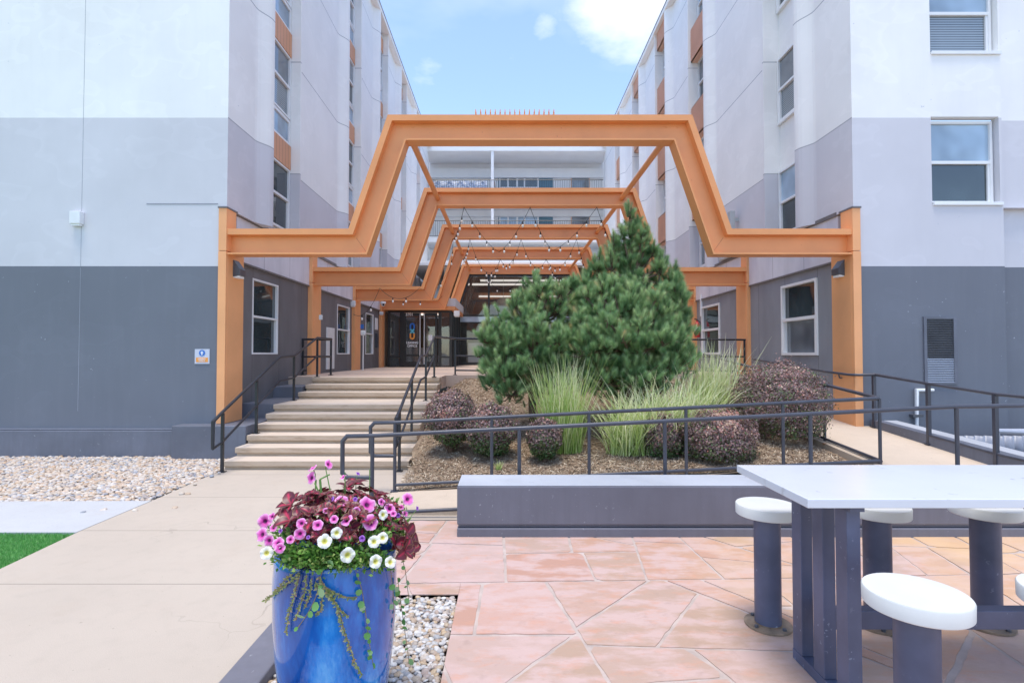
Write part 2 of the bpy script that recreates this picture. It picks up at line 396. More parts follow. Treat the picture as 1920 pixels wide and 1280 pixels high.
sheet('path', [(E_[2].x, E_[2].y), (E_[1].x, E_[1].y), (E_[0].x, E_[0].y), (-4.2, -12), (-1.55, -12), (-1.55, 5.86), (8.6, 5.86), (8.6, 6.02), (-1.3, 6.02), (-1.2, 7.0), (-1.5, 8.6), (-4.44, 8.6), (E_[3].x, E_[3].y)], 0, 'path', th=.10)
sheet('side_walk', [(-16, 5.44), (E_[1].x-.004, 5.44), (E_[2].x-.004, 6.6), (-7.6, 6.57), (-16, 6.2)], .002, 'apron', th=.10)
sheet('gravel_base', [(-16, 6.0), (-4.44, 6.0), (-4.44, 9.6), (-16, 9.6)], -.05, 'soil')
# artificial turf
def turf():
    m, nt, b = nodes('turf'); v = coords(nt)
    c = ramp(nt, noise(nt, 3, 6, v), [(.3, (.075, .24, .05)), (.7, (.14, .40, .09))])
    nt.links.new(c, b.inputs['Base Color']); b.inputs['Roughness'].default_value = .9; bump(nt, b, noise(nt, 300, 2, v), .6, .01); return m
M['turf'] = turf()
M['turfblade'] = leafmat('turf_blade', [(0, (.07, .27, .05)), (.6, (.15, .45, .11)), (1, (.34, .58, .22))], .6, .3)
sheet('lawn_base', [(-16, -12), (-4.21, -12), (E_[0].x-.006, E_[0].y), (E_[1].x-.006, 5.435), (-16, 5.435)], -.02, 'turf', th=.07)
n = 42000
T = np.stack([rs.uniform(-6.1, PE+.10, n), rs.uniform(3.6, 5.43, n), np.full(n, -.02)], 1)
T = T[T[:, 0] < np.interp(T[:, 1], [E_[0].y, E_[1].y], [E_[0].x, E_[1].x])-.008]
n = len(T)
D = np.stack([rs.normal(0, .45, n), rs.normal(0, .45, n), np.ones(n)], 1)
tv = np.array([[-.0028, 0, 0], [.0028, 0, 0], [0, .002, .032]]); tf = np.array([[0, 1, 2]])
V, Fc = scatter(tv, tf, frames_from(D), T)
o = np_mesh('artificial_turf', V, Fc, 'turfblade', attrs={'tint': np.repeat(rs.uniform(0, 1, n), 3)}, kind='stuff')
tag(o, 'bright green artificial turf left of the walk', 'turf')
# ------------------------------------------------------------- pebbles
PEB = [(0, (.42, .40, .38)), (.2, (.62, .60, .57)), (.36, (.36, .26, .17)), (.5, (.62, .59, .54)), (.64, (.22, .23, .25)), (.78, (.50, .37, .23)), (.9, (.34, .26, .22)), (1, (.66, .64, .60))]
M['pebble'] = island('pebbles', PEB, .6, 60)
M['pebble_w'] = island('pebbles_pale', [(0, (.46, .38, .30)), (.2, (.58, .52, .45)), (.38, (.44, .30, .18)), (.55, (.62, .58, .54)), (.7, (.25, .27, .31)), (.84, (.54, .38, .26)), (1, (.62, .55, .46))], .6, 60)
def pebbles(name, inside, x0, x1, y0, y1, step, size, z, mat, label, layers=2, sub=2, zf=None):
    P = []
    for L in range(layers):
        gx, gy = np.meshgrid(np.arange(x0, x1, step), np.arange(y0, y1, step))
        p = np.stack([gx.ravel(), gy.ravel()], 1)+rs.uniform(-.5, .5, (gx.size, 2))*step
        keep = np.array([inside(a, b) for a, b in p]); p = p[keep]
        if name == 'river_gravel' and L:      # a few strays on the walks
            q_ = np.stack([rs.uniform(-4.9, -3.9, 20), rs.uniform(6.1, 8.2, 20)], 1); P.append(np.concatenate([q_[(q_[:, 0] > -4.4) | (q_[:, 1] < 6.5)], np.full((int(((q_[:, 0] > -4.4) | (q_[:, 1] < 6.5)).sum()), 1), .004)], 1))
        P.append(np.concatenate([p, (z+L*size*.45+rs.uniform(0, size*.25, len(p)))[:, None]], 1))
    P = np.concatenate(P); n = len(P)
    if zf is not None: P[:, 2] += np.array([zf(a, b) for a, b, c in P])
    v, f = ico(sub); s = size*rs.uniform(.36, .72, n)
    sc = np.stack([s*rs.uniform(.9, 1.45, n), s, s*rs.uniform(.45, .75, n)], 1)
    D = np.stack([rs.normal(0, .25, n), rs.normal(0, .25, n), np.ones(n)], 1)
    A = frames_from(D)*sc[:, None, :]
    V, Fc = scatter(v, f, A, P)
    o = np_mesh(name, V, Fc, mat, smooth=True, kind='stuff'); return tag(o, label, 'gravel')
pebbles('river_gravel', lambda x, y: x < -4.43 and y < 9.33 and y > 6.60-(.06*(-7.6-x) if x < -7.6 else 0), -9.6, -4.4, 6.3, 9.35, .048, .05, -.045, 'pebble_w',
        'pale river pebbles along the foot of the grey plinth', 2, 2, lambda x, y: .03*(y-6.5)/2.8)
GX0, GX1, GY1 = -1.32, -.366, 4.05
pebbles('planter_gravel', lambda x, y: GX0 < x < GX1 and y < GY1 and (x+.87)**2+(y-2.75)**2 > .2**2, GX0, GX1, 1.7, GY1, .030, .033, -.045, 'pebble',
        'small mixed pebbles in the square pit round the blue planter', 2, 2)
sheet('gravel_pit_floor', [(GX0-.02, 1.0), (GX1+.01, 1.0), (GX1+.01, GY1+.01), (GX0-.02, GY1+.01)], -.06, 'soil')
# ------------------------------------------------------------- flagstone patio
def flag_mat():
    m, nt, b = nodes('flagstone'); v = coords(nt); g = N(nt, 'ShaderNodeNewGeometry')
    a = ramp(nt, g.outputs['Random Per Island'], [(0, (.44, .25, .18)), (.25, (.50, .32, .26)), (.5, (.41, .28, .20)), (.75, (.48, .34, .29)), (1, (.46, .27, .18))])
    f = noise(nt, 2.4, 8, coords(nt, (1, 2.2, 1)), .62); c = mixc(nt, a, (.53, .38, .34), ramp(nt, f, [(.44, (0, 0, 0)), (.58, (.9, .9, .9))]))
    f = noise(nt, 4.5, 8, coords(nt, (1, 2, 1)), .7); c = mixc(nt, c, (.56, .28, .18), ramp(nt, f, [(.52, (0, 0, 0)), (.72, (.75, .75, .75))]))
    f = noise(nt, 9, 6, v); c = mixc(nt, c, (.33, .23, .19), ramp(nt, f, [(.58, (0, 0, 0)), (.8, (.6, .6, .6))]))
    # ochre tint towards the table side
    f = noise(nt, .8, 3, v)
    tc = N(nt, 'ShaderNodeTexCoord'); sx = N(nt, 'ShaderNodeSeparateXYZ'); nt.links.new(tc.outputs['Object'], sx.inputs[0])
    k = math_(nt, 'MULTIPLY', ramp(nt, math_(nt, 'DIVIDE', sx.outputs[0], 5), [(.26, (0, 0, 0)), (.6, (1, 1, 1))]), ramp(nt, f, [(.35, (0, 0, 0)), (.65, (.8, .8, .8))]))
    c = mixc(nt, c, (.64, .42, .22), k)
    nt.links.new(c, b.inputs['Base Color']); b.inputs['Roughness'].default_value = .7
    h = math_(nt, 'ADD', noise(nt, 6, 8, coords(nt, (1, 2, 1)), .65), math_(nt, 'MULTIPLY', noise(nt, 60, 4, v), .15))
    bump(nt, b, h, .5, .012); return m
M['flag'] = flag_mat()
M['mortar'] = paint('mortar', (.46, .38, .335), .9, .2, 5, .8)
px0, px1, py0, py1 = -1.5, 8.8, -3.0, 5.84
m = MB()
m.box((GX1, py0, -.1), (px1, py1, -.006)); m.box((px0+.2, GY1, -.1), (GX1-.0005, py1, -.006))
m.build('patio_mortar', 'mortar', kind='structure')
def clip(poly, p, nrm):
    out = []
    for i in range(len(poly)):
        a, b = poly[i], poly[(i+1) % len(poly)]; da = (a-p).dot(nrm); db = (b-p).dot(nrm)
        if da <= 0: out.append(a)
        if da*db < 0: out.append(a+(b-a)*(da/(da-db)))
    return out
Rr = random.Random(12)
def area(p): return abs(sum(p[i].x*p[(i+1) % len(p)].y-p[(i+1) % len(p)].x*p[i].y for i in range(len(p))))/2
def split(poly, out, lim):
    c = sum(poly, Vector((0, 0)))/len(poly); A_ = area(poly)
    if A_ < lim or len(poly) < 3: out.append(poly); return
    xs_ = [q.x for q in poly]; ys_ = [q.y for q in poly]; w_, h_ = max(xs_)-min(xs_), max(ys_)-min(ys_)
    ang = (0 if w_ > h_*.95 else PI/2)+Rr.gauss(0, .13 if Rr.random() < .62 else .5)
    nrm = Vector((math.cos(ang), math.sin(ang))); ext = w_ if w_ > h_*.95 else h_
    p = c+nrm*ext*Rr.uniform(-.13, .13)
    for sg in (1, -1):
        q = clip(poly, p, nrm*sg)
        if len(q) > 2: split(q, out, Rr.choice([.34, .45, .6, .75]))
stones = []
split([Vector(q) for q in ((px0+.2, py0), (px1, py0), (px1, py1), (px0+.2, py1))], stones, .6)
def inset(poly, d):
    cw = sum(poly[i].x*poly[(i+1) % len(poly)].y-poly[(i+1) % len(poly)].x*poly[i].y for i in range(len(poly))) < 0
    out = poly
    for i in range(len(poly)):
        a, b = poly[i], poly[(i+1) % len(poly)]; t = (b-a)
        if t.length < 1e-5: continue
        t.normalize(); nr = Vector((t.y, -t.x))*(-1 if cw else 1); out = clip(out, a-nr*d, nr)
        if len(out) < 3: return []
    return out
m = MB()
for poly in stones:
    if area(poly) < .02: continue
    poly = inset(poly, Rr.uniform(.009, .015))
    if len(poly) < 3: continue
    c0 = sum(poly, Vector((0, 0)))/len(poly)        # knock a corner or two off
    for q in list(poly):
        if Rr.random() < .35: d = (q-c0).normalized(); poly = clip(poly, q-d*Rr.uniform(.01, .035), d) or poly
    polys = [poly]
    if min(q.x for q in poly) < GX1 and min(q.y for q in poly) < GY1:
        a = clip(poly, Vector((GX1, 0)), Vector((-1, 0))); b = clip(poly, Vector((0, GY1)), Vector((0, -1))); b = clip(b, Vector((GX1-.001, 0)), Vector((1, 0))) if len(b) > 2 else []
        polys = [a, b]
    for q in polys:
        if len(q) < 3: continue
        out = []
        for k in range(len(q)):
            a, b = q[k], q[(k+1) % len(q)]; L = (b-a).length; ns = max(1, int(L/.06)); nr = Vector(((b-a).y, -(b-a).x)).normalized() if L > 1e-6 else Vector((0, 0))
            for e in range(ns):
                p = a+(b-a)*(e/ns); edge = abs(p.x-GX1) < .005 or abs(p.y-GY1) < .005
                out.append(p+(nr*Rr.uniform(-.0045, .0045) if e and not edge else Vector((0, 0))))
        if len(out) >= 3: m.prism([(p.x, p.y) for p in out], -.05, Rr.uniform(-.003, .002))
m.build('flagstone_patio', 'flag', kind='structure', bevel=.006)
# grey kerb between walk and pit
m = MB(); m.box((-1.55, -3, -.1), (-1.33, GY1-.02, .045)); o = m.build('kerb', 'seatwall', bevel=.01); tag(o, 'low painted grey kerb between the walk and the planter pit', 'kerb')
# ============================================================= buildings
RET = [12.4, 17.55, 21.5, 25.5, 29.6]
YF, YB, ROOF = 9.42, 34.0, 15.0
LEDGE = 4.40
def wing_profile(s):
    c = 4.98 if s < 0 else 6.15; fin = c-.12; flare = c-.17; rec = c+.16 if s < 0 else c+.25; pan = c+.05
    P = [(c, YF)]; segs = []
    start = None
    for i, r in enumerate(RET):
        w0 = (r-1.45)
        if i == 0: w0 = 10.92 if s < 0 else 11.02
        ys = w0-.50
        P += [(pan if i else c, ys)]
        for k in range(1, 7):
            t = k/6; P.append(((pan if i else c)+(flare-(pan if i else c))*(t*t*(3-2*t)), ys+.42*t))
        P += [(flare, w0-.02), (rec, w0), (rec, r), (fin, r), (fin, r+.06), (pan-.02, r+.30)]
        segs.append((w0, r, rec))
    P += [(pan, YB)]
    return [(s*x, y) for x, y in P], segs, s*rec, s*c
def add_window(parent, O, U, Nn, w, h, mats=('glass', 'glass'), depth=.05, fr=.045, split=.5, label=None):
    """sash window: frame part with two pane sub-parts; O is the lower corner"""
    m = MB()
    for u, z in (((0, fr), (0, h)), ((w-fr, w), (0, h)), ((fr, w-fr), (0, fr)), ((fr, w-fr), (h-fr, h)), ((fr, w-fr), (h*split-fr*.6, h*split+fr*.6))):
        m.lbox(O, U, Nn, u, (0, depth), z)
    # inner lower sash, set back
    m.lbox(O, U, Nn, (fr, fr*1.9), (.004, depth-.015), (fr, h*split-fr*.6)); m.lbox(O, U, Nn, (w-fr*1.9, w-fr), (.004, depth-.015), (fr, h*split-fr*.6))
    f = m.build('window', 'frame', parent)
    g = MB(); g.lbox(O, U, Nn, (fr, w-fr), (-.02, .012), (h*split, h-fr)); g.build('pane', mats[0], f)
    g = MB(); g.lbox(O, U, Nn, (fr, w-fr), (-.03, .003), (fr, h*split)); g.build('pane', mats[1], f)
    return f
def wall_holes(m, fixed, a0, a1, z0, z1, holes, axis='x', reveal=.14, sign=1):
    """rectangular wall in plane (axis x: spans X at y=fixed; axis y: spans Y at x=fixed) with rectangular holes and reveals towards sign"""
    A = sorted({a0, a1, *[h[0] for h in holes], *[h[1] for h in holes]}); Z = sorted({z0, z1, *[h[2] for h in holes], *[h[3] for h in holes]})
    def P(a, z, d=0): return (a, fixed+sign*d, z) if axis == 'x' else (fixed+sign*d, a, z)
    for i in range(len(A)-1):
        for j in range(len(Z)-1):
            ca, cz = (A[i]+A[i+1])/2, (Z[j]+Z[j+1])/2
            if any(h[0] < ca < h[1] and h[2] < cz < h[3] for h in holes): continue
            m.add([P(A[i], Z[j]), P(A[i+1], Z[j]), P(A[i+1], Z[j+1]), P(A[i], Z[j+1])], [(0, 1, 2, 3)])
    for h in holes:
        c = [(h[0], h[2]), (h[1], h[2]), (h[1], h[3]), (h[0], h[3])]
        for k in range(4):
            p, q = c[k], c[(k+1) % 4]; m.add([P(*p), P(*q), P(*q, reveal), P(*p, reveal)], [(0, 1, 2, 3)])
PANE = ['glass', 'glass_c', 'glass_b', 'glass', 'glass', 'glass_b', 'glass_c']
def wing(s):
    side = 'left' if s < 0 else 'right'
    lab = ('long white apartment wing on the left, dark slate base and sign beside the steps' if s < 0 else
           'long white apartment wing on the right with two street-facing windows and a louvred vent')
    root = thing('apartment_wing', lab, 'building', (s*6, 10, 0), 'apartment wings flanking the courtyard')
    prof, segs, rec, cx = wing_profile(s)
    # upper side wall: profile strip
    m = MB(); n = len(prof)
    v = [(x, y, LEDGE) for x, y in prof]+[(x, y, ROOF) for x, y in prof]
    m.add(v, [(i, i+1, i+1+n, i+n) for i in range(n-1)])
    far = s*19
    m.add([(x, y, ROOF) for x, y in prof]+[(far, YB, ROOF), (far, YF, ROOF)], [tuple(range(n+2))])
    m.add([(x, y, LEDGE) for x, y in prof]+[(far, YB, LEDGE), (far, YF, LEDGE)], [tuple(range(n+2))])
    o = m.build('side_wall', 'wall', root)
    # end wall facing the camera
    m = MB(); holes = []
    if s > 0:
        Y = YF
        for (xa, xb, ya, yb) in ((1745, 1876, 219, 384), (1741, 1872, -63, 102)):
            a = at(xa, ya, Y); b = at(xb, yb, Y); holes.append((a.x, b.x, b.z, a.z))
        wall_holes(m, YF, cx, 8.82, .2, ROOF, holes, 'x', .15, 1)
        m.add([(8.82, YF, .2), (8.82, YF+.12, .2), (8.82, YF+.12, ROOF), (8.82, YF, ROOF)], [(0, 1, 2, 3)])
        wall_holes(m, YF+.12, 8.82, far, .2, ROOF, [], 'x')
    else:
        wall_holes(m, YF, far, cx, .48, ROOF, [], 'x')
    m.build('end_wall', 'wall_r', root)
    for i, h in enumerate(holes):
        add_window(root, (h[0]+.001, YF+.15, h[2]+.05), (1, 0, 0), (0, -1, 0), h[1]-h[0]-.03, h[3]-h[2]-.09, ('glass_sky', 'glass_b' if i else 'glass'), .05)
        q = MB(); q.box((h[0]+.01, YF-.035, h[2]-.01), (h[1]+.03, YF+.15, h[2]+.045)); q.build('sill', 'frame', root)
    # roof coping
    m = MB(); m.box((cx-s*.185, YF-.02, ROOF-.16), (far, YB, ROOF-.001)); m.build('parapet', 'wall', root)
    m = MB(); m.box((cx-s*.20, YF-.04, ROOF), (far, YB, ROOF+.045)); m.build('roof_coping', 'coping', root)
    # lower storey
    lw = -5.08 if s < 0 else 6.20
    wins = [(10.6, 11.78, 1.80, 3.32), (15.9, 17.15, 1.80, 3.30), (19.1, 20.2, 1.8, 3.30)] if s < 0 else [(10.62, 12.0, 1.78, 3.33), (15.5, 16.95, 1.80, 3.30), (19.6, 20.9, 1.8, 3.3)]
    m = MB(); wall_holes(m, lw, YF+.01, YB, .15, 3.58, [(a, b, c, d) for a, b, c, d in wins], 'y', .06, s)
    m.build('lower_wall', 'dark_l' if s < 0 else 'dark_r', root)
    m = MB(); m.box((lw-s*.03, 9.9, 3.55), (lw+s*.1, YB, LEDGE-.02)); m.build('fascia_panel', 'band', root)
    m = MB(); m.box((lw-s*.06, 9.9, LEDGE-.02), (lw+s*.35, YB, LEDGE+.05)); m.box((lw-s*.045, 9.9, 3.52), (lw+s*.05, YB, 3.555)); m.build('ledge_flashing', 'coping', root)
    for i, (a, b, c, d) in enumerate(wins):
        O = (lw+s*.055, a if s < 0 else b, c); U = (0, 1 if s < 0 else -1, 0)
        ms = ('glass', 'glass') if s < 0 else (('glass', 'glass_c') if i == 0 else ('glass', 'glass'))
        f = add_window(root, O, U, (-s, 0, 0), b-a, d-c, ms, *((.07, .034) if s < 0 else (.09, .055)))
    # upper windows
    k = 0
    for ri, (w0, r, rc) in enumerate(segs):
        X = s*rc
        for fl in range(4):
            zb = 2.65*fl
            y0, y1 = w0+.06, r-.02
            if s < 0:
                z0, z1 = 4.62+zb, 6.09+zb
                if z1 > ROOF: continue
                O = (X+.06, y0, z0); U = (0, 1, 0)
                add_window(root, (X+.0, y0, z0), U, (1, 0, 0), y1-y0, z1-z0, ('glass_c' if (ri+fl) % 2 else 'glass', 'glass_b' if (ri+fl) % 3 == 1 else 'glass'), .06)
                if z1+.6 < ROOF:
                    q = MB(); q.box((X-.02, y0, z1+.005), (X+.075, y1, z1+.56)); q.build('spandrel_panel', 'orange_panel', root)
                    q = MB()
                    for (a, b, c, d) in ((y0, y1, z1+.57, z1+.63), (y0, y1, z1+1.10, z1+1.165), (y0, y0+.05, z1+.63, z1+1.10), (y1-.05, y1, z1+.63, z1+1.10)): q.box((X, a, c), (X+.05, b, d))
                    f = q.build('window', 'frame', root); q = MB(); q.box((X-.02, y0+.05, z1+.63), (X+.015, y1-.05, z1+1.10)); q.build('pane', 'glass_sky', f)
            else:
                z0, z1 = (4.55, 6.05) if not ri else (4.66, 6.2)
                z0 += zb; z1 += zb
                if z1 > ROOF: continue
                add_window(root, (X, y1, z0), (0, -1, 0), (-1, 0, 0), y1-y0, z1-z0, ('glass_sky' if (ri+fl) % 2 == 0 else 'glass_c', 'glass_b' if (ri+fl) % 3 == 1 else 'glass'), .06)
                q = MB(); q.box((X-.07, y0-.01, z0-.05), (X, y1, z0)); q.build('sill', 'frame', root)
                if ri:
                    q = MB(); xf = s*cx-.02
                    za, zc = z1, z1+1.12
                    q.box((xf, w0-.01, za), (xf+.02, r, zc)); q.box((xf, w0-.01, za), (X, r, za+.03)); q.box((xf, w0-.01, zc-.03), (X, r, zc))
                    nn = 20
                    for e in range(nn):
                        zz = za+.03+(zc-za-.06)*e/nn; q.box((xf-.030, w0+.30, zz), (xf-.001, r-.03, zz+.020))
                    q.box((xf-.024, w0, za), (xf-.001, w0+.29, zc)); q.build('spandrel_panel', 'orange_louver', root)
    return root
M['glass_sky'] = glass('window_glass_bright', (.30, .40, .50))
M['orange_louver'] = paint('orange_louver', (.74, .46, .33), .5, .05, 2)
WLEFT = wing(-1); WRIGHT = wing(1)
# ground-level extras on the left wing
lx = -5.08
q = MB(); q.box((lx-.01, 14.95, 1.38), (lx+.03, 15.6, 2.56)); f = q.build('wall_grille', 'frame', WLEFT)
q = MB()
for e in range(26): q.box((lx+.03, 14.99, 1.42+e*.043), (lx+.042, 15.56, 1.442+e*.043))
q.build('slats', 'greyrail_l', f) if False else q.build('slats', 'white', f)
# louvred vent on right end wall
a = at(1732, 597, YF); b = at(1791, 718, YF)
q = MB()
q.box((a.x-.02, YF-.03, b.z-.02), (a.x+.03, YF+.01, a.z+.03)); q.box((b.x-.03, YF-.03, b.z-.02), (b.x+.03, YF+.01, a.z+.03)); q.box((a.x+.03, YF-.03, a.z-.01), (b.x-.03, YF+.01, a.z+.03)); q.box((a.x+.03, YF-.03, b.z-.02), (b.x-.03, YF+.01, b.z+.015))
vf = q.build('vent', 'plinth', WRIGHT)
q = MB(); q.box((a.x+.03, YF-.004, b.z+.015), (b.x-.03, YF-.001, a.z-.01)); q.build('backing', 'blackframe', vf)
q = MB(); q2 = MB(); ns = 36; hh = (a.z-b.z-.03)/ns; lim = at(1760, 672, YF).z
for e in range(ns):
    z = b.z+.018+e*hh; t = q2 if z < lim else q
    t.add([(a.x+.032, YF-.028, z), (b.x-.032, YF-.028, z), (b.x-.032, YF-.006, z+hh*.6), (a.x+.032, YF-.006, z+hh*.6), (a.x+.032, YF-.028, z-.004), (b.x-.032, YF-.028, z-.004), (b.x-.032, YF-.006, z+hh*.6-.004), (a.x+.032, YF-.006, z+hh*.6-.004)],
          [(0, 1, 2, 3), (4, 7, 6, 5), (0, 4, 5, 1), (3, 2, 6, 7)])
q.build('slats', 'lampgrey', vf); q2.build('slats', 'palepipe', vf)
# vertical joint lines and blank fixings on the left end wall are grooves: thin proud beads
q = MB()
xa = at(155, 300, YF).x; q.box((xa-.003, YF-.002, 3.36), (xa+.003, YF+.002, ROOF)); q.box((xa-.004, YF-.002, .8), (xa+.004, YF+.002, 3.33))
a = at(275, 382, YF); q.box((a.x, YF-.006, a.z-.012), (-5.14, YF+.002, a.z+.006))
q.build('wall_joint', 'joint', WLEFT) if 'joint' in M else None
# plinths
q = MB(); q.box((-19, 9.33, -.1), (-5.72, 9.6, .47)); q.box((-19, 9.36, .47), (-5.1, 9.5, .5)); q.box((-5.72, 9.12, -.1), (-4.455, 10.25, .58)); q.box((-5.3, 10.25, -.1), (-4.46, 11.6, .86)); q.box((-5.3, 11.6, -.1), (-4.46, 12.5, 1.10))
o = q.build('plinth', 'plinth', bevel=.012); tag(o, 'dark painted concrete plinth stepping up beside the left edge of the steps', 'plinth')
# ------------------------------------------------------------- rear balcony block
RY, BY = 33.3, 35.6
rear = thing('apartment_block', 'white rear block closing the courtyard, with railed balconies and teal door walls', 'building', (.5, 35, 0))
q = MB(); q.box((-9, BY, 3), (10, BY+6, 15.1)); q.build('rear_wall', 'rear', rear)
FL = [11.72, 9.14, 6.56]
q = MB()
q.box((-5.2, RY, 14.6), (6.4, BY-.01, 15.1)); q.box((-5.2, RY, FL[0]-.30), (6.4, BY-.01, FL[0])); q.box((-5.2, RY, FL[1]-.30), (6.4, BY-.01, FL[1])); q.box((-5.2, RY, FL[2]-.30), (6.4, BY-.01, FL[2]))
q.box((-5.2, RY-.02, FL[2]), (6.4, RY+.12, FL[2]+1.1))
q.build('balcony_slab', 'rear', rear)
q = MB(); q.box((-5.2, BY-.25, 13.6), (6.4, BY-.005, 14.2)); q.box((-5.2, BY-.25, 11.0), (6.4, BY-.005, 11.4)); q.build('soffit_beam', 'rear', rear)
xp = at(923, 350, RY).x
for f_ in range(2):
    q = MB(); q.box((xp-.08, RY+.05, FL[f_]), (xp+.09, RY+.3, (14.6 if not f_ else FL[0]-.3))); q.build('column', 'rear', rear)
for f_, zf in enumerate(FL[:2]):
    q = MB(); q.tube([(-5.0, RY+.06, zf+1.05), (6.05, RY+.06, zf+1.05)], .025, 6); q.tube([(-5.0, RY+.06, zf+.1), (6.05, RY+.06, zf+.1)], .018, 6)
    for e in range(98):
        x = -4.95+e*.1125; q.box((x-.008, RY+.05, zf+.1), (x+.008, RY+.07, zf+1.05))
    q.build('balcony_railing', 'blackmetal', rear)
    # teal wall with sliding door
    a = at(934.5, 317, BY-.02); b = at(1036.5, 317, BY-.02)
    q = MB(); q.box((a.x, BY-.03, zf), (b.x, BY-.001, zf+2.25)); q.build('teal_panel', 'teal', rear)
    d0, d1 = at(936, 330, BY).x, at(1010, 330, BY).x
    q = MB(); z1 = zf+1.85
    for x0, x1 in ((d0, d0+.09), (d0+.55, d0+.64), (d0+1.15, d0+1.27), (d1-1.0, d1-.90), (d1-.10, d1)): q.box((x0, BY-.08, zf), (x1, BY-.03, z1))
    q.box((d0, BY-.081, z1), (d1, BY-.03, z1+.10)); q.box((d0, BY-.082, z1-.62), (d1, BY-.03, z1-.56)); f = q.build('sliding_door', 'frame', rear)
    q = MB(); q.box((d0+.05, BY-.05, zf), (d1-.06, BY-.031, z1)); q.build('pane', 'glass' if f_ == 0 else 'glass_sky', f)
    w0, w1 = at(1072, 330, BY).x, at(1104, 330, BY).x
    q = MB(); q.box((w0-.06, BY-.05, zf+.55), (w1+.06, BY-.001, zf+2.1)); f = q.build('window', 'orange_louver', rear)
    q = MB(); q.box((w0, BY-.06, zf+.6), (w1, BY-.052, zf+2.05)); q.build('pane', 'glass_c', f)
    q = MB()
    for x in (1112, 1119.5):
        p = at(x, 323+77*f_, BY); q.box((p.x-.09, BY-.06, p.z-.1), (p.x+.09, BY-.001, p.z+.1))
    q.build('vent', 'lampgrey', rear)
# rooftop trellis
TZ = at(960, 216, 35.4).z
q = MB()
for e in range(17):
    x = at(893+e*9, 212, 36).x; q.box((x-.05, 35.4, TZ), (x+.05, 38.5, TZ+.2)); q.box((x-.03, 35.3, TZ+.2), (x+.03, 35.9, TZ+.34))
o = thing('roof_trellis', 'row of orange rafter tails rising above the rear roof', 'trellis', (1, 36, 15))
q.build('rafter', 'orange', o)
q = MB(); q.box((-2.3, 35.9, TZ-.25), (3.3, 36.05, TZ)); q.box((-2.2, 35.9, 15.1), (-2.05, 36.05, TZ-.25)); q.box((3.0, 35.9, 15.1), (3.15, 36.05, TZ-.25)); q.build('support_beam', 'orange', o)
# tarp and chair on balconies
def tarpmat():
    m, nt, b = nodes('tarp'); v = coords(nt, (1, 1, 2)); f = noise(nt, 3.5, 4, v)
    nt.links.new(ramp(nt, f, [(.4, (.62, .66, .74)), (.5, (.18, .27, .45)), (.6, (.66, .69, .75))]), b.inputs['Base Color']); b.inputs['Roughness'].default_value = .6; return m
M['tarp'] = tarpmat()
q = MB(); xs = np.linspace(-4.85, -1.25, 40); v = []
for x in xs: v += [(x, RY+.14+.03*math.sin(x*9), FL[0]+1.02), (x, RY+.16+.05*math.sin(x*7+1), FL[0]+.05)]
q.add(v, [(2*i, 2*i+2, 2*i+3, 2*i+1) for i in range(39)]); o = q.build('tarp', 'tarp', smooth=True)
sm = o.modifiers.new('s', 'SOLIDIFY'); sm.thickness = .01
tag(o, 'blue and white tarp tied behind the upper balcony railing', 'tarp')
cx_ = at(938, 345, RY+.8).x; ch = thing('patio_chair', 'reddish brown chair on the upper rear balcony', 'chair', (cx_, RY+.9, FL[0]))
q = MB(); q.lbox((cx_-.3, RY+.7, FL[0]+.4), (1, 0, 0), (0, 1, 0), (0, .6), (0, .5), (0, .06)); q.build('seat', 'brown', ch)
q = MB(); q.add([(cx_-.35, RY+.7, FL[0]+1.15), (cx_-.28, RY+.7, FL[0]+.45), (cx_-.28, RY+1.2, FL[0]+.45), (cx_-.35, RY+1.2, FL[0]+1.15), (cx_-.40, RY+.7, FL[0]+1.15), (cx_-.33, RY+.7, FL[0]+.45), (cx_-.33, RY+1.2, FL[0]+.45), (cx_-.40, RY+1.2, FL[0]+1.15)], [(0,1,2,3),(4,7,6,5),(0,4,5,1),(3,2,6,7),(0,3,7,4),(1,5,6,2)]); q.build('backrest', 'brown', ch)
q = MB(); q.box((cx_-.3, RY+.68, FL[0]+.62), (cx_+.3, RY+.74, FL[0]+.68)); q.box((cx_+.24, RY+.68, FL[0]), (cx_+.3, RY+.74, FL[0]+.62)); q.box((cx_-.3, RY+.68, FL[0]), (cx_-.24, RY+.74, FL[0]+.62)); q.build('arm_rest', 'brown', ch)

# ============================================================= orange portal frames
FD = [9.4, 13.58, 17.42, 21.13, 25.2]
def offs(path, d):
    out = []; n = len(path)
    for i, p in enumerate(path):
        p = Vector(p)
        def nr(a, b): t = (Vector(b)-Vector(a)).normalized(); return Vector((t.y, -t.x))
        if i == 0: out.append(p+nr(path[0], path[1])*d); continue
        if i == n-1: out.append(p+nr(path[-2], path[-1])*d); continue
        a, b = nr(path[i-1], path[i]), nr(path[i], path[i+1]); k = (a+b).normalized(); out.append(p+k*(d/k.dot(a)))
    return out
a = at(652, 428.6, 9.4); b = at(728.1, 215, 9.4); c = at(1299.4, 215, 9.4); d = at(1370.8, 428.6, 9.4)
CXF = (a.x+b.x+c.x+d.x)/4; hb = (d.x-a.x)/2; ht = (c.x-b.x)/2; zl, zt = (a.z+d.z)/2, (b.z+c.z)/2
LI, RI = -4.965, 6.11
PATH = [(LI-.04, zl), (CXF-hb, zl), (CXF-ht, zt), (CXF+ht, zt), (CXF+hb, zl), (RI+.04, zl)]
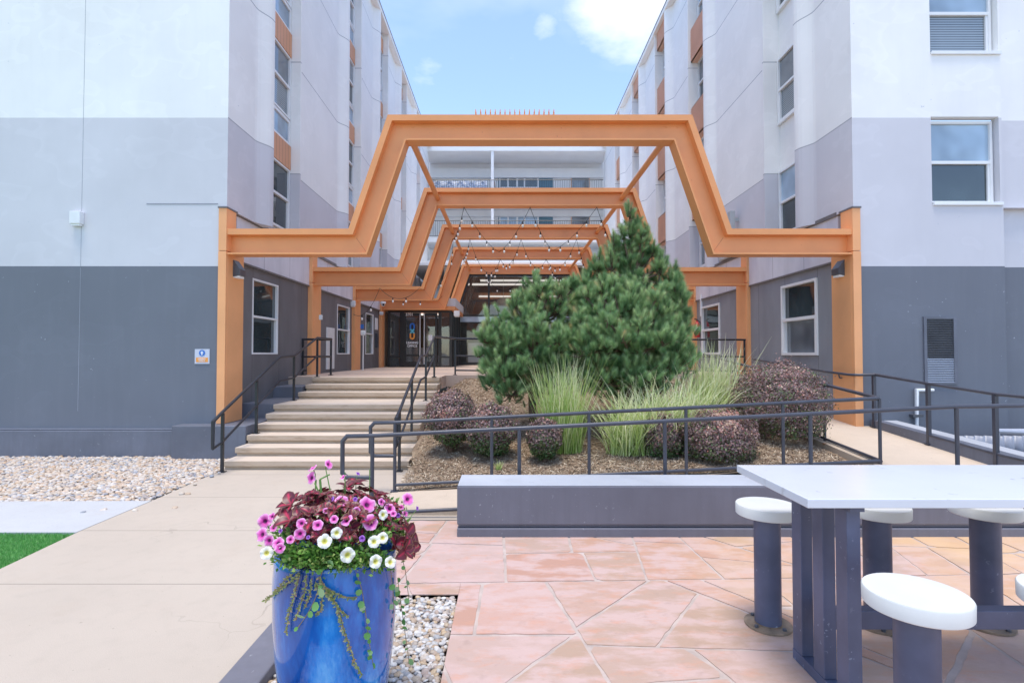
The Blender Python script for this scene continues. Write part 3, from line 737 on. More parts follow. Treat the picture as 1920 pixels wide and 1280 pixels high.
def strip(m, d0, d1, y0, y1):
    A, B = offs(PATH, d0), offs(PATH, d1); n = len(A)
    v = [(p.x, y0, p.y) for p in A]+[(p.x, y0, p.y) for p in B]+[(p.x, y1, p.y) for p in A]+[(p.x, y1, p.y) for p in B]
    f = []
    for i in range(n-1):
        f += [(i, i+1, n+i+1, n+i), (2*n+i, 3*n+i, 3*n+i+1, 2*n+i+1), (i, 2*n+i, 2*n+i+1, i+1), (n+i, n+i+1, 3*n+i+1, 3*n+i)]
    f += [(0, n, 3*n, 2*n), (n-1, 3*n-1, 4*n-1, 2*n-1)]
    m.add(v, f)
NM = ['nearest the camera, its posts flanking the steps', 'second from the camera, behind the nearest one', 'third from the camera, middle of the five', 'fourth from the camera, just in front of the office doors', 'farthest, framing the lobby glass']
PORT = []
for i, Y in enumerate(FD):
    base = .57 if i == 0 else 1.28
    r = thing('steel_portal', 'orange steel portal frame '+NM[i], 'portal frame', (CXF, Y, base), 'orange portal frames over the courtyard'); PORT.append(r)
    m = MB(); strip(m, 0, .105, Y, Y+.30); strip(m, .1052, .425, Y+.15, Y+.18); strip(m, .4252, .455, Y, Y+.30); m.build('beam', 'orange', r)
    for k_ in (1, 4):       # weld seam across each lower bend
        a, b = offs(PATH, .13)[k_], offs(PATH, .40)[k_]; t_ = (b-a).normalized(); w_2 = Vector((t_.y, -t_.x))*.004
        m = MB(); m.add([(q_.x, Y+dy, q_.y) for dy in (.147, .151) for q_ in (a-w_2, a+w_2, b+w_2, b-w_2)], [(0, 1, 2, 3), (0, 4, 5, 1), (1, 5, 6, 2), (2, 6, 7, 3), (3, 7, 4, 0)]); m.build('weld_seam', 'weld', r)
    m = MB()
    for sx in (-1, 1):
        for k in (0, .2): m.lathe([(0, -.012), (.016, -.008), (.018, 0)], (0, 0, 0), 8) if False else None
        for k in (.22, .42):
            x = CXF+sx*(ht-k); m.add([(x+dx, Y+.135 if e else Y+.151, zt-.16+dz) for e in (0, 1) for dx, dz in ((-.014, 0), (0, -.014), (.014, 0), (0, .014))], [(4, 5, 6, 7), (0, 1, 5, 4), (1, 2, 6, 5), (2, 3, 7, 6), (3, 0, 4, 7)])
    m.build('bolt', 'orange', r)
    ptop = 4.385
    for sx, xi in ((-1, LI), (1, RI)):
        if i == 4 and sx < 0: pass
        m = MB(); x0, x1 = sorted((xi, xi+sx*.14)); b0 = (.585 if sx < 0 else .50) if i == 0 else 1.28
        m.box((x0, Y-.02, b0), (x1, Y+.62, 3.62)); m.box((x0, Y-.018, 3.632), (x1, Y+.32, ptop))
        # folded front edge seam
        xs_ = xi+sx*.05
        m.box((xi-sx*.004, Y+.045, b0+.02), (xi+sx*.001, Y+.053, 3.60))
        p = m.build('post', 'orange_post_lit', r, bevel=.006)
        m = MB(); m.box((x0-.01, Y-.035, ptop), (x1+.01, Y+.36, ptop+.03)); m.build('cap', 'coping', p)
    if i < 4:
        for sx in (-1, 1):
            x = CXF+sx*(ht-.33); m = MB(); m.tube([(x, Y+.181, zt-.235), (x, FD[i+1]+.149, zt-.235)], .062, 12); m.build('brace', 'orange', r, smooth=True)
# ============================================================= lobby pavilion
M['lobby_glass'] = glass('lobby_glass', (.05, .07, .08), alpha=.42)
M['lobby_glass'].node_tree.nodes['Principled BSDF'].inputs['IOR'].default_value = 2.5
LY = 25.36
lob = thing('lobby_pavilion', 'glass-fronted lobby behind the farthest orange portal, wood-lined inside', 'building', (CXF, LY, 1.28))
inn = offs(PATH, .455)
zb_ = 3.56
q = MB()
# mullions: trapezoid outline
tl, tr, bl, br = inn[2], inn[3], inn[1], inn[4]
w_ = .09
q.box((tl.x, LY, tl.y-.09), (tr.x, LY+.08, tl.y)); q.box((bl.x-.1, LY, zb_+.04), (br.x+.1, LY+.08, zb_+.11)); q.box((bl.x-.1, LY, zb_-.30), (br.x+.1, LY+.08, zb_-.22))
for (p, r2) in ((tl, bl), (tr, br)):
    sg = 1 if p is tl else -1
    q.add([(p.x, LY-.001, p.y-.05), (p.x+sg*w_, LY-.001, p.y-.05), (r2.x+sg*w_, LY-.001, zb_+.05), (r2.x, LY-.001, zb_+.05), (p.x, LY+.081, p.y-.05), (p.x+sg*w_, LY+.081, p.y-.05), (r2.x+sg*w_, LY+.081, zb_+.05), (r2.x, LY+.081, zb_+.05)], [(0,1,2,3),(4,7,6,5),(0,4,5,1),(1,5,6,2),(2,6,7,3),(3,7,4,0)])
for x in (at(916.5, 560, LY).x, at(981, 560, LY).x, at(1028, 560, LY).x): q.box((x-.045, LY-.004, 1.3), (x+.045, LY+.084, tl.y-.089))
q.box((bl.x-.1, LY-.001, 1.28), (br.x+.1, LY+.08, 1.42))
q.build('mullion', 'blackframe', lob)
q = MB(); q.add([(tl.x, LY+.04, tl.y-.02), (tr.x, LY+.04, tl.y-.02), (br.x, LY+.04, zb_+.08), (bl.x, LY+.04, zb_+.08)], [(0, 1, 2, 3)]); q.add([(bl.x-.05, LY+.04, 1.3), (br.x+.05, LY+.04, 1.3), (br.x+.05, LY+.04, zb_-.25), (bl.x-.05, LY+.04, zb_-.25)], [(0, 1, 2, 3)])
q.build('glazing', 'lobby_glass', lob)
q = MB(); q.box((bl.x-.1, LY+.01, zb_-.22), (br.x+.1, LY+.07, zb_+.04)); q.build('transom_panel', 'glass_sky', lob)
q = MB(); q.box((-4.9, LY+.2, 6.08), (6.0, 33.2, 6.2)); q.build('roof', 'rear', lob)
q = MB()
x0, x1 = CXF-hb-.1, CXF+hb+.1
q.box((x0, 32.5, 1.28), (x1, 32.6, 6.0)); q.box((x0-.1, LY+.1, 1.28), (x0, 32.5, 6.0)); q.box((x1, LY+.1, 1.28), (x1+.1, 32.5, 6.0)); q.box((x0, LY+.1, 5.95), (x1, 32.5, 6.05)); q.build('interior_wall', 'interior', lob)
q = MB(); q.box((x0+.02, 28.5, 4.75), (x1-.02, 28.9, 5.1)); q.box((x0+.02, 31.5, 4.2), (x1-.02, 31.7, 4.9)); q.box((x0+.01, 26.5, 1.28), (x0+.10, 31.5, 3.7)); q.build('wood_beam', 'wood', lob)
q = MB(); q.box((x0+.9, 26.5, 5.25), (x1-.9, 26.7, 5.33)); q.box((x0+1.4, 28.3, 4.85), (x1-1.4, 28.48, 4.92)); q.build('ceiling_light', 'litstrip', lob)
q = MB(); q.box((-1.5, 29.5, 5.88), (2.7, 29.9, 5.94)); q.box((-1.5, 27.3, 5.88), (2.7, 27.5, 5.94)); q.build('ceiling_light', 'litstrip', lob)
p = at(944, 572, 28); q = MB(); q.lathe([(0, -.42), (.25, -.36), (.42, -.1), (.42, .1), (.25, .36), (0, .42)], tuple(p), 20); q.tube([(p.x, p.y, p.z+.4), (p.x, p.y, 5.95)], .01, 5); o = q.build('pendant_lamp', 'lampshade', smooth=True) if 'lampshade' in M else q.build('pendant_lamp', 'paper', smooth=True)
tag(o, 'round off-white pendant lamp hanging behind the lobby glass', 'lamp')
# sloping side ribs inside the lobby
q = MB()
for k in range(6):
    y = 26.2+k*1.0
    q.add([(bl.x+.2, y, 3.5), (bl.x+.2, y+.28, 3.5), (tl.x+.25, y+.28, 5.9), (tl.x+.25, y, 5.9), (bl.x+.1, y, 3.5), (bl.x+.1, y+.28, 3.5), (tl.x+.15, y+.28, 5.9), (tl.x+.15, y, 5.9)], [(0,1,2,3),(4,7,6,5),(0,3,7,4),(1,5,6,2)])
q.build('sloping_rib', 'interior', lob)
q = MB(); q.box((-1.9, 25.9, 1.3), (-1.2, 26.3, 2.35)); q.box((-.2, 26.5, 1.3), (1.6, 27.0, 2.1)); o = q.build('reception_desk', 'white', bevel=.02); tag(o, 'white reception desk seen through the lobby glass', 'desk')
# vestibule with office doors
VY, VX = 21.50, -2.28
ves = thing('office_vestibule', 'black-framed glass vestibule with the leasing office doors behind the fourth portal', 'entrance', (-3.5, VY, 1.28))
q = MB(); q.box((-5.0, VY-.15, 3.57), (VX+.18, LY-.02, 3.72)); q.build('soffit', 'orange', ves)
q = MB(); q.box((-5.0, VY-.12, 3.72), (VX+.20, LY-.02, 4.05)); q.build('roof', 'copper', ves)
zd = 3.55
def vx(px): return at(px, 640, VY).x
q = MB(); cols = [vx(727), vx(751), vx(757), vx(788.5), vx(793.5), vx(822), vx(837), VX]
for a_, w2 in ((vx(727), .10), (vx(750)+.0, .17), (VX-.05, .1), (vx(822), .12)): q.box((a_, VY-.04, 1.28), (a_+w2, VY+.06, zd))
q.box((vx(727), VY-.035, zd-.06), (VX, VY+.055, zd)); q.box((vx(727), VY-.035, 1.28), (VX, VY+.055, 1.33)); q.box((vx(727)+.1, VY-.03, 1.66), (vx(750), VY+.05, 1.72)); q.box((vx(822)+.1, VY-.03, 1.66), (VX-.05, VY+.05, 1.72))
for k in range(5):
    y = VY+.5+k*.8; q.box((VX-.05, y, 1.28), (VX+.05, y+.09, zd))
q.build('frame', 'blackframe', ves)
for aa, bb in (((vx(727)+.05, VY+.005, 1.3), (vx(751), VY+.02, zd-.03)), ((vx(822)+.1, VY+.005, 1.3), (VX, VY+.02, zd-.03)), ((VX-.01, VY+.1, 1.3), (VX+.01, LY-.05, zd-.03))):
    q = MB(); q.box(aa, bb); q.build('side_light', 'lobby_glass', ves)
for k, (xa, xb) in enumerate(((vx(757.5), vx(789)), (vx(794), vx(820)))):
    q = MB(); q.box((xa, VY-.03, 1.34), (xa+.09, VY+.04, zd-.08)); q.box((xb-.09, VY-.03, 1.34), (xb, VY+.04, zd-.08)); q.box((xa+.09, VY-.03, zd-.2), (xb-.09, VY+.04, zd-.08)); q.box((xa+.09, VY-.03, 1.34), (xb-.09, VY+.04, 1.5)); q.box((xa+.09, VY-.03, 1.72), (xb-.09, VY+.04, 1.79))
    dr = q.build('door', 'blackframe', ves)
    q = MB(); q.box((xa+.09, VY-.002, 1.5), (xb-.09, VY+.01, zd-.2)); q.build('pane', 'lobby_glass', dr)
    q = MB(); q.tube([(xb-.02 if not k else xa+.04, VY-.08, 1.4), (xb-.02 if not k else xa+.04, VY-.08, 3.45)], .018, 6); q.build('handle', 'white', dr)
    if not k:
        xc = (xa+xb)/2
        text_mesh('3701', .17, (xa+.22, VY-.045, 3.40), 'number', 'paper', dr, kx=.9)
        text_mesh('LEASING', .125, (xc, VY-.045, 2.26), 'lettering', 'paper', dr)
        text_mesh('OFFICE', .125, (xc, VY-.045, 2.13), 'lettering', 'paper', dr)
        # logo: blue arch above, cyan crossing, orange U below
        def band(pts, wd, mat, nm):
            q = MB(); q.tube(pts, wd, 8); q.build(nm, mat, dr)
        lc = xc-.0; R2 = .075
        top = [(lc-R2, VY-.05, 2.82), (lc-R2, VY-.05, 2.95)]+[(lc-R2*math.cos(t), VY-.05, 2.95+R2*math.sin(t)) for t in np.linspace(0, PI, 9)[1:]]+[(lc+R2, VY-.05, 2.82)]
        band(top, .035, 'blue', 'logo_arch')
        band([(lc-R2, VY-.05, 2.80), (lc, VY-.05, 2.745), (lc+R2, VY-.05, 2.80)], .035, 'cyan', 'logo_cross'); band([(lc-R2, VY-.051, 2.65), (lc, VY-.051, 2.72), (lc+R2, VY-.051, 2.65)], .035, 'cyan', 'logo_cross')
        bot = [(lc-R2, VY-.05, 2.64), (lc-R2, VY-.05, 2.50)]+[(lc-R2*math.cos(t), VY-.05, 2.50-R2*math.sin(t)) for t in np.linspace(0, PI, 9)[1:]]+[(lc+R2, VY-.05, 2.64)]
        band(bot, .035, 'logoorange', 'logo_u')
    else:
        q = MB(); q.box((xa+.2, VY-.008, 2.35), (xa+.36, VY-.003, 2.58)); q.build('notice', 'paper', dr)
q = MB(); q.box((-5.0, VY+.1, 1.28), (-4.95, LY, 3.5)); q.box((-5.0, LY-.06, 1.28), (VX, LY-.03, 3.5)); q.build('inner_wall', 'interior', ves)
q = MB(); q.box((-4.2, 23.0, 3.50), (-3.0, 23.3, 3.56)); q.build('ceiling_light', 'litstrip', ves)
q = MB(); q.box((-4.6, 24.3, 1.28), (-3.6, 24.9, 2.1)); q.box((-3.2, 24.6, 1.28), (-2.7, 25.0, 1.75)); q.build('counter', 'white', ves)
# ============================================================= steps and terrace
SX0, SX1 = -4.43, -1.53
SY = [8.35, 8.72, 9.09, 9.45, 9.80, 10.12, 11.32, 11.72, 12.12]
RISE = 1.28/9
def stepmat():
    m, nt, b = nodes('step_concrete'); v = coords(nt)
    tc = N(nt, 'ShaderNodeTexCoord'); sx = N(nt, 'ShaderNodeSeparateXYZ'); nt.links.new(tc.outputs['Object'], sx.inputs[0])
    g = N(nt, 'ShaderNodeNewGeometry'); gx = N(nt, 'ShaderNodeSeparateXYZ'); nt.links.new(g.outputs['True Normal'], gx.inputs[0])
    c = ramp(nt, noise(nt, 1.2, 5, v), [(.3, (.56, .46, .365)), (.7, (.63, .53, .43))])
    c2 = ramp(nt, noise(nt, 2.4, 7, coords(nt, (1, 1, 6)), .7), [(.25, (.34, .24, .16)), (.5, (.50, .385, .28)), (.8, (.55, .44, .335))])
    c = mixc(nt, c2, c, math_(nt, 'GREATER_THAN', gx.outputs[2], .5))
    nt.links.new(c, b.inputs['Base Color']); b.inputs['Roughness'].default_value = .88
    bump(nt, b, noise(nt, 60, 4, v), .3, .004); return m
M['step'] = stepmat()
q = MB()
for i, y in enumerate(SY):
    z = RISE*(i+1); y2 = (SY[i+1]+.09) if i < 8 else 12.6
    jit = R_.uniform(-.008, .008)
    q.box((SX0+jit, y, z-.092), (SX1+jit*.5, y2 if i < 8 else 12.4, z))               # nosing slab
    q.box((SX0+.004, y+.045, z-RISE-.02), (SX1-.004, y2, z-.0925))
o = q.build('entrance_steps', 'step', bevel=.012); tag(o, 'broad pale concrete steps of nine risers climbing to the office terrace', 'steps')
q = MB(); q.prism([(-5.2, 12.4), (-1.52, 12.4), (-1.52, 13.2), (6.3, 13.45), (6.3, 33), (-5.2, 33)], 1.0, 1.281); q.build('terrace', 'terrace', kind='structure')
# ------------------------------------------------------------- ramps
def rz1(x): return max(0, min(.33, .05*(x+1.5)))
q = MB(); v = []
xs = np.linspace(-1.5, 4.95, 12)
for x in xs: v += [(x, 6.02, rz1(x)+.004), (x, 7.0, rz1(x)+.004), (x, 7.0, -.1), (x, 6.02, -.1)]
f = []
for i in range(11):
    a = 4*i; f += [(a, a+4, a+5, a+1), (a+1, a+5, a+6, a+2), (a, a+3, a+7, a+4)]
q.add(v, f)
RZ = lambda y: .33+.0855*max(0, y-7.0)
q.add([(4.95, 6.02, .334), (6.36, 6.02, .334), (6.36, 7.0, .334), (4.95, 7.0, .334), (4.95, 6.02, -.1), (6.36, 6.02, -.1)], [(0, 1, 2, 3), (4, 5, 1, 0)])
q.add([(4.95, 7.0, .334), (6.36, 7.0, .334), (6.36, 13.5, RZ(13.5)), (4.95, 13.5, RZ(13.5)), (4.95, 7.0, -.1), (4.95, 13.5, -.1), (6.36, 7, -.1), (6.36, 13.5, -.1)], [(0, 1, 2, 3), (0, 3, 5, 4), (1, 6, 7, 2)])
q.build('ramp', 'ramp', kind='structure')
# bed edging beside the ramp, and kerb at its outer side
q = MB()
q.add([(4.80, 7.0, .36), (4.95, 7.0, .36), (4.95, 13.3, RZ(13.3)+.03), (4.80, 13.3, RZ(13.3)+.03), (4.80, 7.0, -.05), (4.95, 7.0, -.05), (4.95, 13.3, .2), (4.80, 13.3, .2)], [(0, 1, 2, 3), (0, 3, 7, 4), (1, 5, 6, 2), (0, 4, 5, 1), (3, 2, 6, 7)])
o = q.build('bed_kerb', 'kerb_rust' if 'kerb_rust' in M else 'ramp'); tag(o, 'concrete edging with rust streaks between the planting bed and the side ramp', 'kerb')
q = MB()
q.add([(6.36, 5.2, .42), (6.52, 5.2, .42), (6.52, 9.36, .66), (6.36, 9.36, .66), (6.36, 5.2, -.1), (6.52, 5.2, -.1), (6.52, 9.36, -.1), (6.36, 9.36, -.1)], [(0,1,2,3),(0,3,7,4),(1,5,6,2),(0,4,5,1),(3,2,6,7)])
q.add([(6.52, 5.2, .40), (6.84, 5.2, .40), (6.84, 9.40, .64), (6.52, 9.40, .64), (6.84, 5.2, -.1), (6.84, 9.40, -.1), (6.52, 5.2, -.1)], [(0,1,2,3),(1,4,5,2),(0,6,4,1)], 1)
o = q.build('ramp_kerb', ['plinth', 'seatcap'], bevel=0); tag(o, 'sloping painted kerb on the outer side of the ramp, pale flat top', 'kerb')
# sunken area beyond with corrugated well and pale pipe rail
q = MB(); xs = np.linspace(7.0, 9.6, 110); v = []
for i, x in enumerate(xs): yy = 8.75+.045*math.sin(i*.95); v += [(x, yy, .05), (x, yy, .47)]
q.add(v, [(2*i, 2*i+2, 2*i+3, 2*i+1) for i in range(109)]); o = q.build('window_well', 'well', smooth=True) if 'well' in M else q.build('window_well', 'greyrail', smooth=True)
sm = o.modifiers.new('s', 'SOLIDIFY'); sm.thickness = .012
tag(o, 'grey corrugated steel window well below the louvred vent', 'window well')
o = thing('pipe_rail', 'short pale grey pipe rail beside the corrugated window well', 'railing', (8.5, 8, 0))
q = MB(); q.tube([(7.55, 8.25, .62), (12, 8.25, .62)], .035, 8); q.tube([(7.55, 8.25, .62), (12.5, 6.6, .55)], .035, 8); q.tube([(8.0, 7.6, .12), (9.1, 7.6, .12)], .035, 8); q.build('handrail', 'palepipe' if 'palepipe' in M else 'plinth', o, smooth=True)
for x, y in ((7.55, 8.25), (9.3, 8.25), (9.1, 7.6)):
    q = MB(); q.tube([(x, y, 0), (x, y, .62)], .035, 8); q.build('post', 'palepipe', o, smooth=True)
q = MB(); q.box((9.0, 8.2, -.1), (9.7, 8.5, .72)); o = q.build('bollard_block', 'plinth', bevel=.02); tag(o, 'grey painted block at the right edge beside the window well', 'block')
q = MB(); p0, p1, p2 = at(1719, 800, YF-.06), at(1719, 731, YF-.06), at(1750, 731, YF-.06)
q.tube([p0, p1, p2], .028, 8); o = q.build('drain_pipe', 'white', smooth=True); tag(o, 'white elbowed plastic pipe on the slate wall below the vent', 'pipe')
q = MB()
p = at(1714, 779, YF-.04); q.box((p.x-.06, YF-.10, p.z-.02), (p.x+.12, YF, p.z+.025)); o2 = q.build('pipe_clamp', 'lampgrey', o)
# ------------------------------------------------------------- bed surface
def bedz(x, y):
    z0 = rz1(x)+.02
    t = max(0, min(1, (y-7.0)/6.2)); t2 = max(0, min(1, (x+1.5)/1.0))
    side = .14*max(0, min(9, (y-8.35)/.40))       # follows the steps on the left edge
    zz = z0+(1.17-z0)*t
    k = max(0, 1-(x+1.53)/.5)
    zz = zz*(1-k*.25)
    if x > 4.3: zz = zz*(1-(x-4.3)/.5)+(RZ(y)-.06)*((x-4.3)/.5)
    return zz+.03*math.sin(x*2.3+y)*math.sin(y*1.7-x)
q = MB(); nx, ny = 64, 64; v = []
for j in range(ny+1):
    for i in range(nx+1):
        y = 7.0+6.45*j/ny; x0 = -1.53+(0 if y > 8.6 else (8.6-y)/1.6*.33); x = x0+(4.82-x0)*i/nx
        v.append((x, y, bedz(x, y) if j < ny else bedz(x, y)-.2))
q.add(v, [(j*(nx+1)+i, j*(nx+1)+i+1, (j+1)*(nx+1)+i+1, (j+1)*(nx+1)+i) for j in range(ny) for i in range(nx)])
def mulchmat():
    m, nt, b = nodes('mulch'); v = coords(nt)
    c = ramp(nt, noise(nt, 3, 8, v, .7), [(.3, (.19, .13, .085)), (.55, (.32, .235, .16)), (.75, (.44, .34, .235))])
    nt.links.new(c, b.inputs['Base Color']); b.inputs['Roughness'].default_value = 1; bump(nt, b, noise(nt, 40, 5, v, .7), .9, .03); return m
M['mulch'] = mulchmat()
q.build('planting_bed', 'mulch', smooth=True, kind='structure')
M['chips'] = island('mulch_chips', [(0, (.18, .11, .07)), (.25, (.40, .29, .19)), (.5, (.29, .19, .12)), (.7, (.55, .44, .31)), (.88, (.66, .56, .42)), (1, (.15, .09, .06))], .9, 30)
n = 60000
X = rs.uniform(-1.45, 4.75, n); Y = 7.05+6.2*rs.uniform(0, 1, n)**1.4
T = np.stack([X, Y, np.array([bedz(a, b)+.008 for a, b in zip(X, Y)])], 1)
D = np.stack([rs.normal(0, .35, n), rs.normal(0, .35, n), np.ones(n)], 1)
L = rs.uniform(.3, 1, n)**2*.10+.014; W = rs.uniform(.004, .011, n)
tv = np.array([[-.5, -.5, 0], [.5, -.5, .0], [.5, .5, .15], [-.5, .5, 0]]); tf = np.array([[0, 1, 2, 3]])
V, Fc = scatter(tv, tf, frames_from(D)*np.stack([L, W, W], 1)[:, None, :], T)
o = np_mesh('mulch_chips', V, Fc, 'chips', kind='stuff'); tag(o, 'loose straw-coloured bark mulch over the planting bed', 'mulch')
# ------------------------------------------------------------- railings
def railing(label, tubes, posts, mat='blackmetal', r=.024, pr=.022, loc=None, low=(), square=True, brackets=()):
    loc = loc or (posts[0][0], posts[0][1], posts[0][2])
    t = thing('railing', label, 'railing', loc)
    for k, pts in enumerate(tubes):
        m = MB(); m.tube(pts, r, 10); m.build('handrail', mat, t, smooth=True)
    for pts in low:
        m = MB(); m.tube(pts, r*.82, 10); m.build('lower_rail', mat, t, smooth=True)
    for x, y, z in brackets:
        m = MB(); m.tube([(x, y, z), (x+.02, y, z-.07), (x+.16, y, z-.07)], .012, 6); m.build('bracket', mat, t)
    for p in posts:
        m = MB(); x, y, z0, z1 = p
        if square: m.box((x-pr, y-pr, z0-.03), (x+pr, y+pr, z1))
        else: m.tube([(x, y, z0-.03), (x, y, z1)], pr, 10)
        po = m.build('post', mat, t, smooth=not square)
        m = MB(); m.box((x-.05, y-.05, z0), (x+.05, y+.05, z0+.012)); m.build('base_plate', mat, po)
    return t
lx = -4.36
railing('black stair railing along the left side of the steps',
        [[(lx-.0, 7.93, .40), (lx, 7.93, .80), (lx, 8.2, .92), (lx, 10.24, 1.75), (lx, 10.92, 1.77), (lx, 12.25, 2.18), (lx, 13.2, 2.17), (-5.1, 13.2, 2.17)]],
        [(lx, 8.2, 0, .9), (lx, 9.3, .426, 1.36), (lx, 10.92, .852, 1.76), (lx, 12.25, 1.28, 2.17), (lx, 13.2, 1.28, 2.16), (-5.05, 13.2, 1.28, 2.16)], square=True, pr=.020,
        low=[[(lx, 7.93, .40), (lx, 8.2, .46), (lx, 10.24, 1.29), (lx, 10.92, 1.32), (lx, 12.25, 1.76), (lx, 13.2, 1.74), (-5.1, 13.2, 1.74)], [(lx-.6, 13.2, 1.40), (-5.1, 13.2, 1.40)]])
rx = -1.66
railing('black stair railing between the steps and the planting bed',
        [[(rx, 8.0, .42), (rx, 8.0, .84), (rx, 8.25, .93), (rx, 10.24, 1.76), (rx, 10.9, 1.78), (rx, 12.15, 2.20), (-1.3, 13.35, 2.19), (-.4, 13.6, 2.19), (6.08, 13.6, 2.17)]],
        [(rx, 8.25, 0, .92), (rx, 9.3, .426, 1.36), (rx, 10.9, .852, 1.78), (rx, 12.15, 1.28, 2.19), (-1.3, 13.35, 1.28, 2.18), (.6, 13.6, 1.28, 2.18), (2.6, 13.6, 1.28, 2.18), (4.5, 13.6, 1.28, 2.18), (6.05, 13.6, .95, 2.16)], pr=.020,
        low=[[(rx, 8.0, .42), (rx, 8.25, .48), (rx, 10.24, 1.31), (rx, 10.9, 1.34), (rx, 12.15, 1.78)], [(-1.3, 13.35, 1.76), (-.4, 13.6, 1.75), (6.05, 13.6, 1.74)], [(-1.3, 13.35, 1.40), (-.4, 13.6, 1.38), (6.05, 13.6, 1.38)]])
def loopend(p, ztop, zlow, dx):     # rounded returned end
    x, y = p
    return [(x-.0, y, zlow), (x-dx+.05, y, zlow), (x-dx, y, zlow+.05), (x-dx, y, ztop-.06), (x-dx+.05, y, ztop-.005)]
YA, YB2 = 5.93, 7.03
ax = [at(p, 700, YA).x for p in (699, 973.5, 1245.7, 1518, 1792)]; za = lambda x: .90+.0497*(x-ax[0])
tops = loopend((ax[0], YA), za(ax[0]), .44, .33)+[(ax[0], YA, za(ax[0])), (ax[4], YA, za(ax[4])), (6.37, YA, za(ax[4])+.02)]
railing('grey pipe railing nearest the camera, just behind the low seat wall',
        [tops], [(x, YA, (rz1(x) if i else 0), za(x)) for i, x in enumerate(ax)], 'greyrail', .024, .022, square=False,
        low=[[(ax[0], YA, .045), (ax[4], YA, .045+.0497*(ax[4]-ax[0]))]])
bx = [at(p, 700, YB2).x for p in (741, 922, 1104, 1285.5, 1467, 1648)]; zb = lambda x: .905+.0497*(x-bx[0])
cx1, cy1 = 4.9, 8.26
railing('grey pipe railing between low ramp and barberry bed, turning back at its right corner',
        [loopend((bx[0], YB2), zb(bx[0]), .47, .32)+[(bx[0], YB2, zb(bx[0])), (bx[5]-.03, YB2, zb(bx[5])), (bx[5], YB2+.03, zb(bx[5])), (cx1, cy1, 1.335), (cx1, 9.6, 1.43), (cx1, 11.5, 1.62), (cx1, 13.3, 1.80)]],
        [(x, YB2, rz1(x), zb(x)) for x in bx]+[(cx1, cy1, .40, 1.33), (cx1, 9.7, .55, 1.43), (cx1, 11.5, .70, 1.6)], 'greyrail', .024, .022, square=False,
        low=[[(bx[0], YB2, .09), (bx[5], YB2, zb(bx[5])-.82), (cx1, cy1, .50), (cx1, 9.7, .66), (cx1, 13.3, .95)]])
railing('dark railing on the pale outer kerb below the louvred vent',
        [[(6.13, 13.3, 1.68), (6.06, 12.0, 1.60), (6.04, 10.1, 1.47), (6.05, 9.45, 1.44), (6.14, 9.32, 1.44), (6.38, 9.26, 1.45), (6.38, 8.1, 1.355), (6.37, 6.98, 1.28), (6.37, 5.6, 1.26)]],
        [(6.37, 9.28, .54, 1.44), (6.38, 8.1, .44, 1.35), (6.37, 6.98, .33, 1.27), (6.37, 5.75, .33, 1.25)], 'greyrail', .022, .024, square=True,
        brackets=[(6.06, 12.3, 1.60), (6.06, 11.0, 1.53), (6.05, 9.75, 1.44)], low=[[(6.37, 8.1, .58), (6.37, 6.98, .50), (6.37, 5.75, .47)]])
# ------------------------------------------------------------- seat wall
q = MB(); xw = at(857, 908, 5.31).x
q.box((xw, 5.31, .115), (8.6, 5.79, .495)); q.box((xw+.012, 5.335, .085), (8.6, 5.77, .1152)); q.box((xw, 5.305, -.08), (8.6, 5.79, .085))
t = thing('seat_wall', 'low dark grey seat wall behind the picnic table, paler on top', 'wall', (xw, 5.5, 0))
q.build('wall_body', 'seatwall', t, bevel=.012)
q = MB(); q.box((xw+.006, 5.316, .4955), (8.6, 5.784, .504)); q.build('cap', 'seatcap', t, bevel=.004)
# ------------------------------------------------------------- table and stools
TX0, TX1 = 1.455, 3.52
t = thing('picnic_table', 'high white-topped steel table with six fixed stools on the flagstones', 'table', (2.5, 3, 0))
q = MB(); q.box((TX0, 2.6, 1.055), (TX1, 3.40, 1.10)); q.build('tabletop', 'tabletop', t, bevel=.004)
for k, (xx, sg) in enumerate(((1.70, 1), (3.27, -1))):
    for y0, y1 in ((2.69, 2.79), (2.90, 3.0), (3.115, 3.215)):
        q = MB(); q.box((xx, y0, .0605), (xx+sg*.068, y1, 1.02)); q.build('leg', 'tableleg', t, bevel=.004)
    q = MB(); q.box((xx-.002, 2.688, 0), (xx+sg*.070, 3.217, .06)); q.build('foot_bar', 'tableleg', t, bevel=.004)
    q = MB(); q.box((xx-.002, 2.66, 1.0205), (xx+sg*.070, 3.26, 1.0545)); q.build('top_bar', 'tableleg', t)
q = MB(); q.box((1.772, 2.915, .315), (3.198, 2.985, .415)); q.build('stretcher', 'tableleg', t, bevel=.004)
STOOLS = [(1.74, 3.60, 'far stool at the left end of the table, its rusty base plate in full view'), (2.475, 3.60, 'far stool in the middle, half hidden behind the front stool'), (3.2, 3.60, 'far stool at the right end, column clear of the table legs'),
      (1.735, 2.29, 'nearest stool, large white seat in front of the table legs'), (2.425, 2.29, 'near stool cut off by the right edge of the photo')]
proto = None
def mkstool():
    r = thing('stool', '', 'stool', (0, 0, 0), 'round stools fixed round the table')
    m = MB(); m.lathe([(0, .728), (.190, .728), (.194, .732), (.195, .79), (.191, .796), (0, .797)], seg=56); m.build('seat', 'seat', r, smooth=True)
    m = MB(); m.lathe([(.083, .012), (.083, .728)], seg=32); m.build('column', 'tableleg', r, smooth=True)
    m = MB(); m.lathe([(0, .0), (.148, .0), (.148, .012), (.084, .014), (.086, .022), (0, .022)], seg=32); fl = m.build('flange', 'rust', r, smooth=True)
    for k in range(4):
        a_ = k*PI/2+.5; m = MB(); m.lathe([(.014, .012), (.014, .026), (0, .028)], (.118*math.cos(a_), .118*math.sin(a_), 0), 6); m.build('bolt', 'lampgrey', fl)
    return r
proto = mkstool()
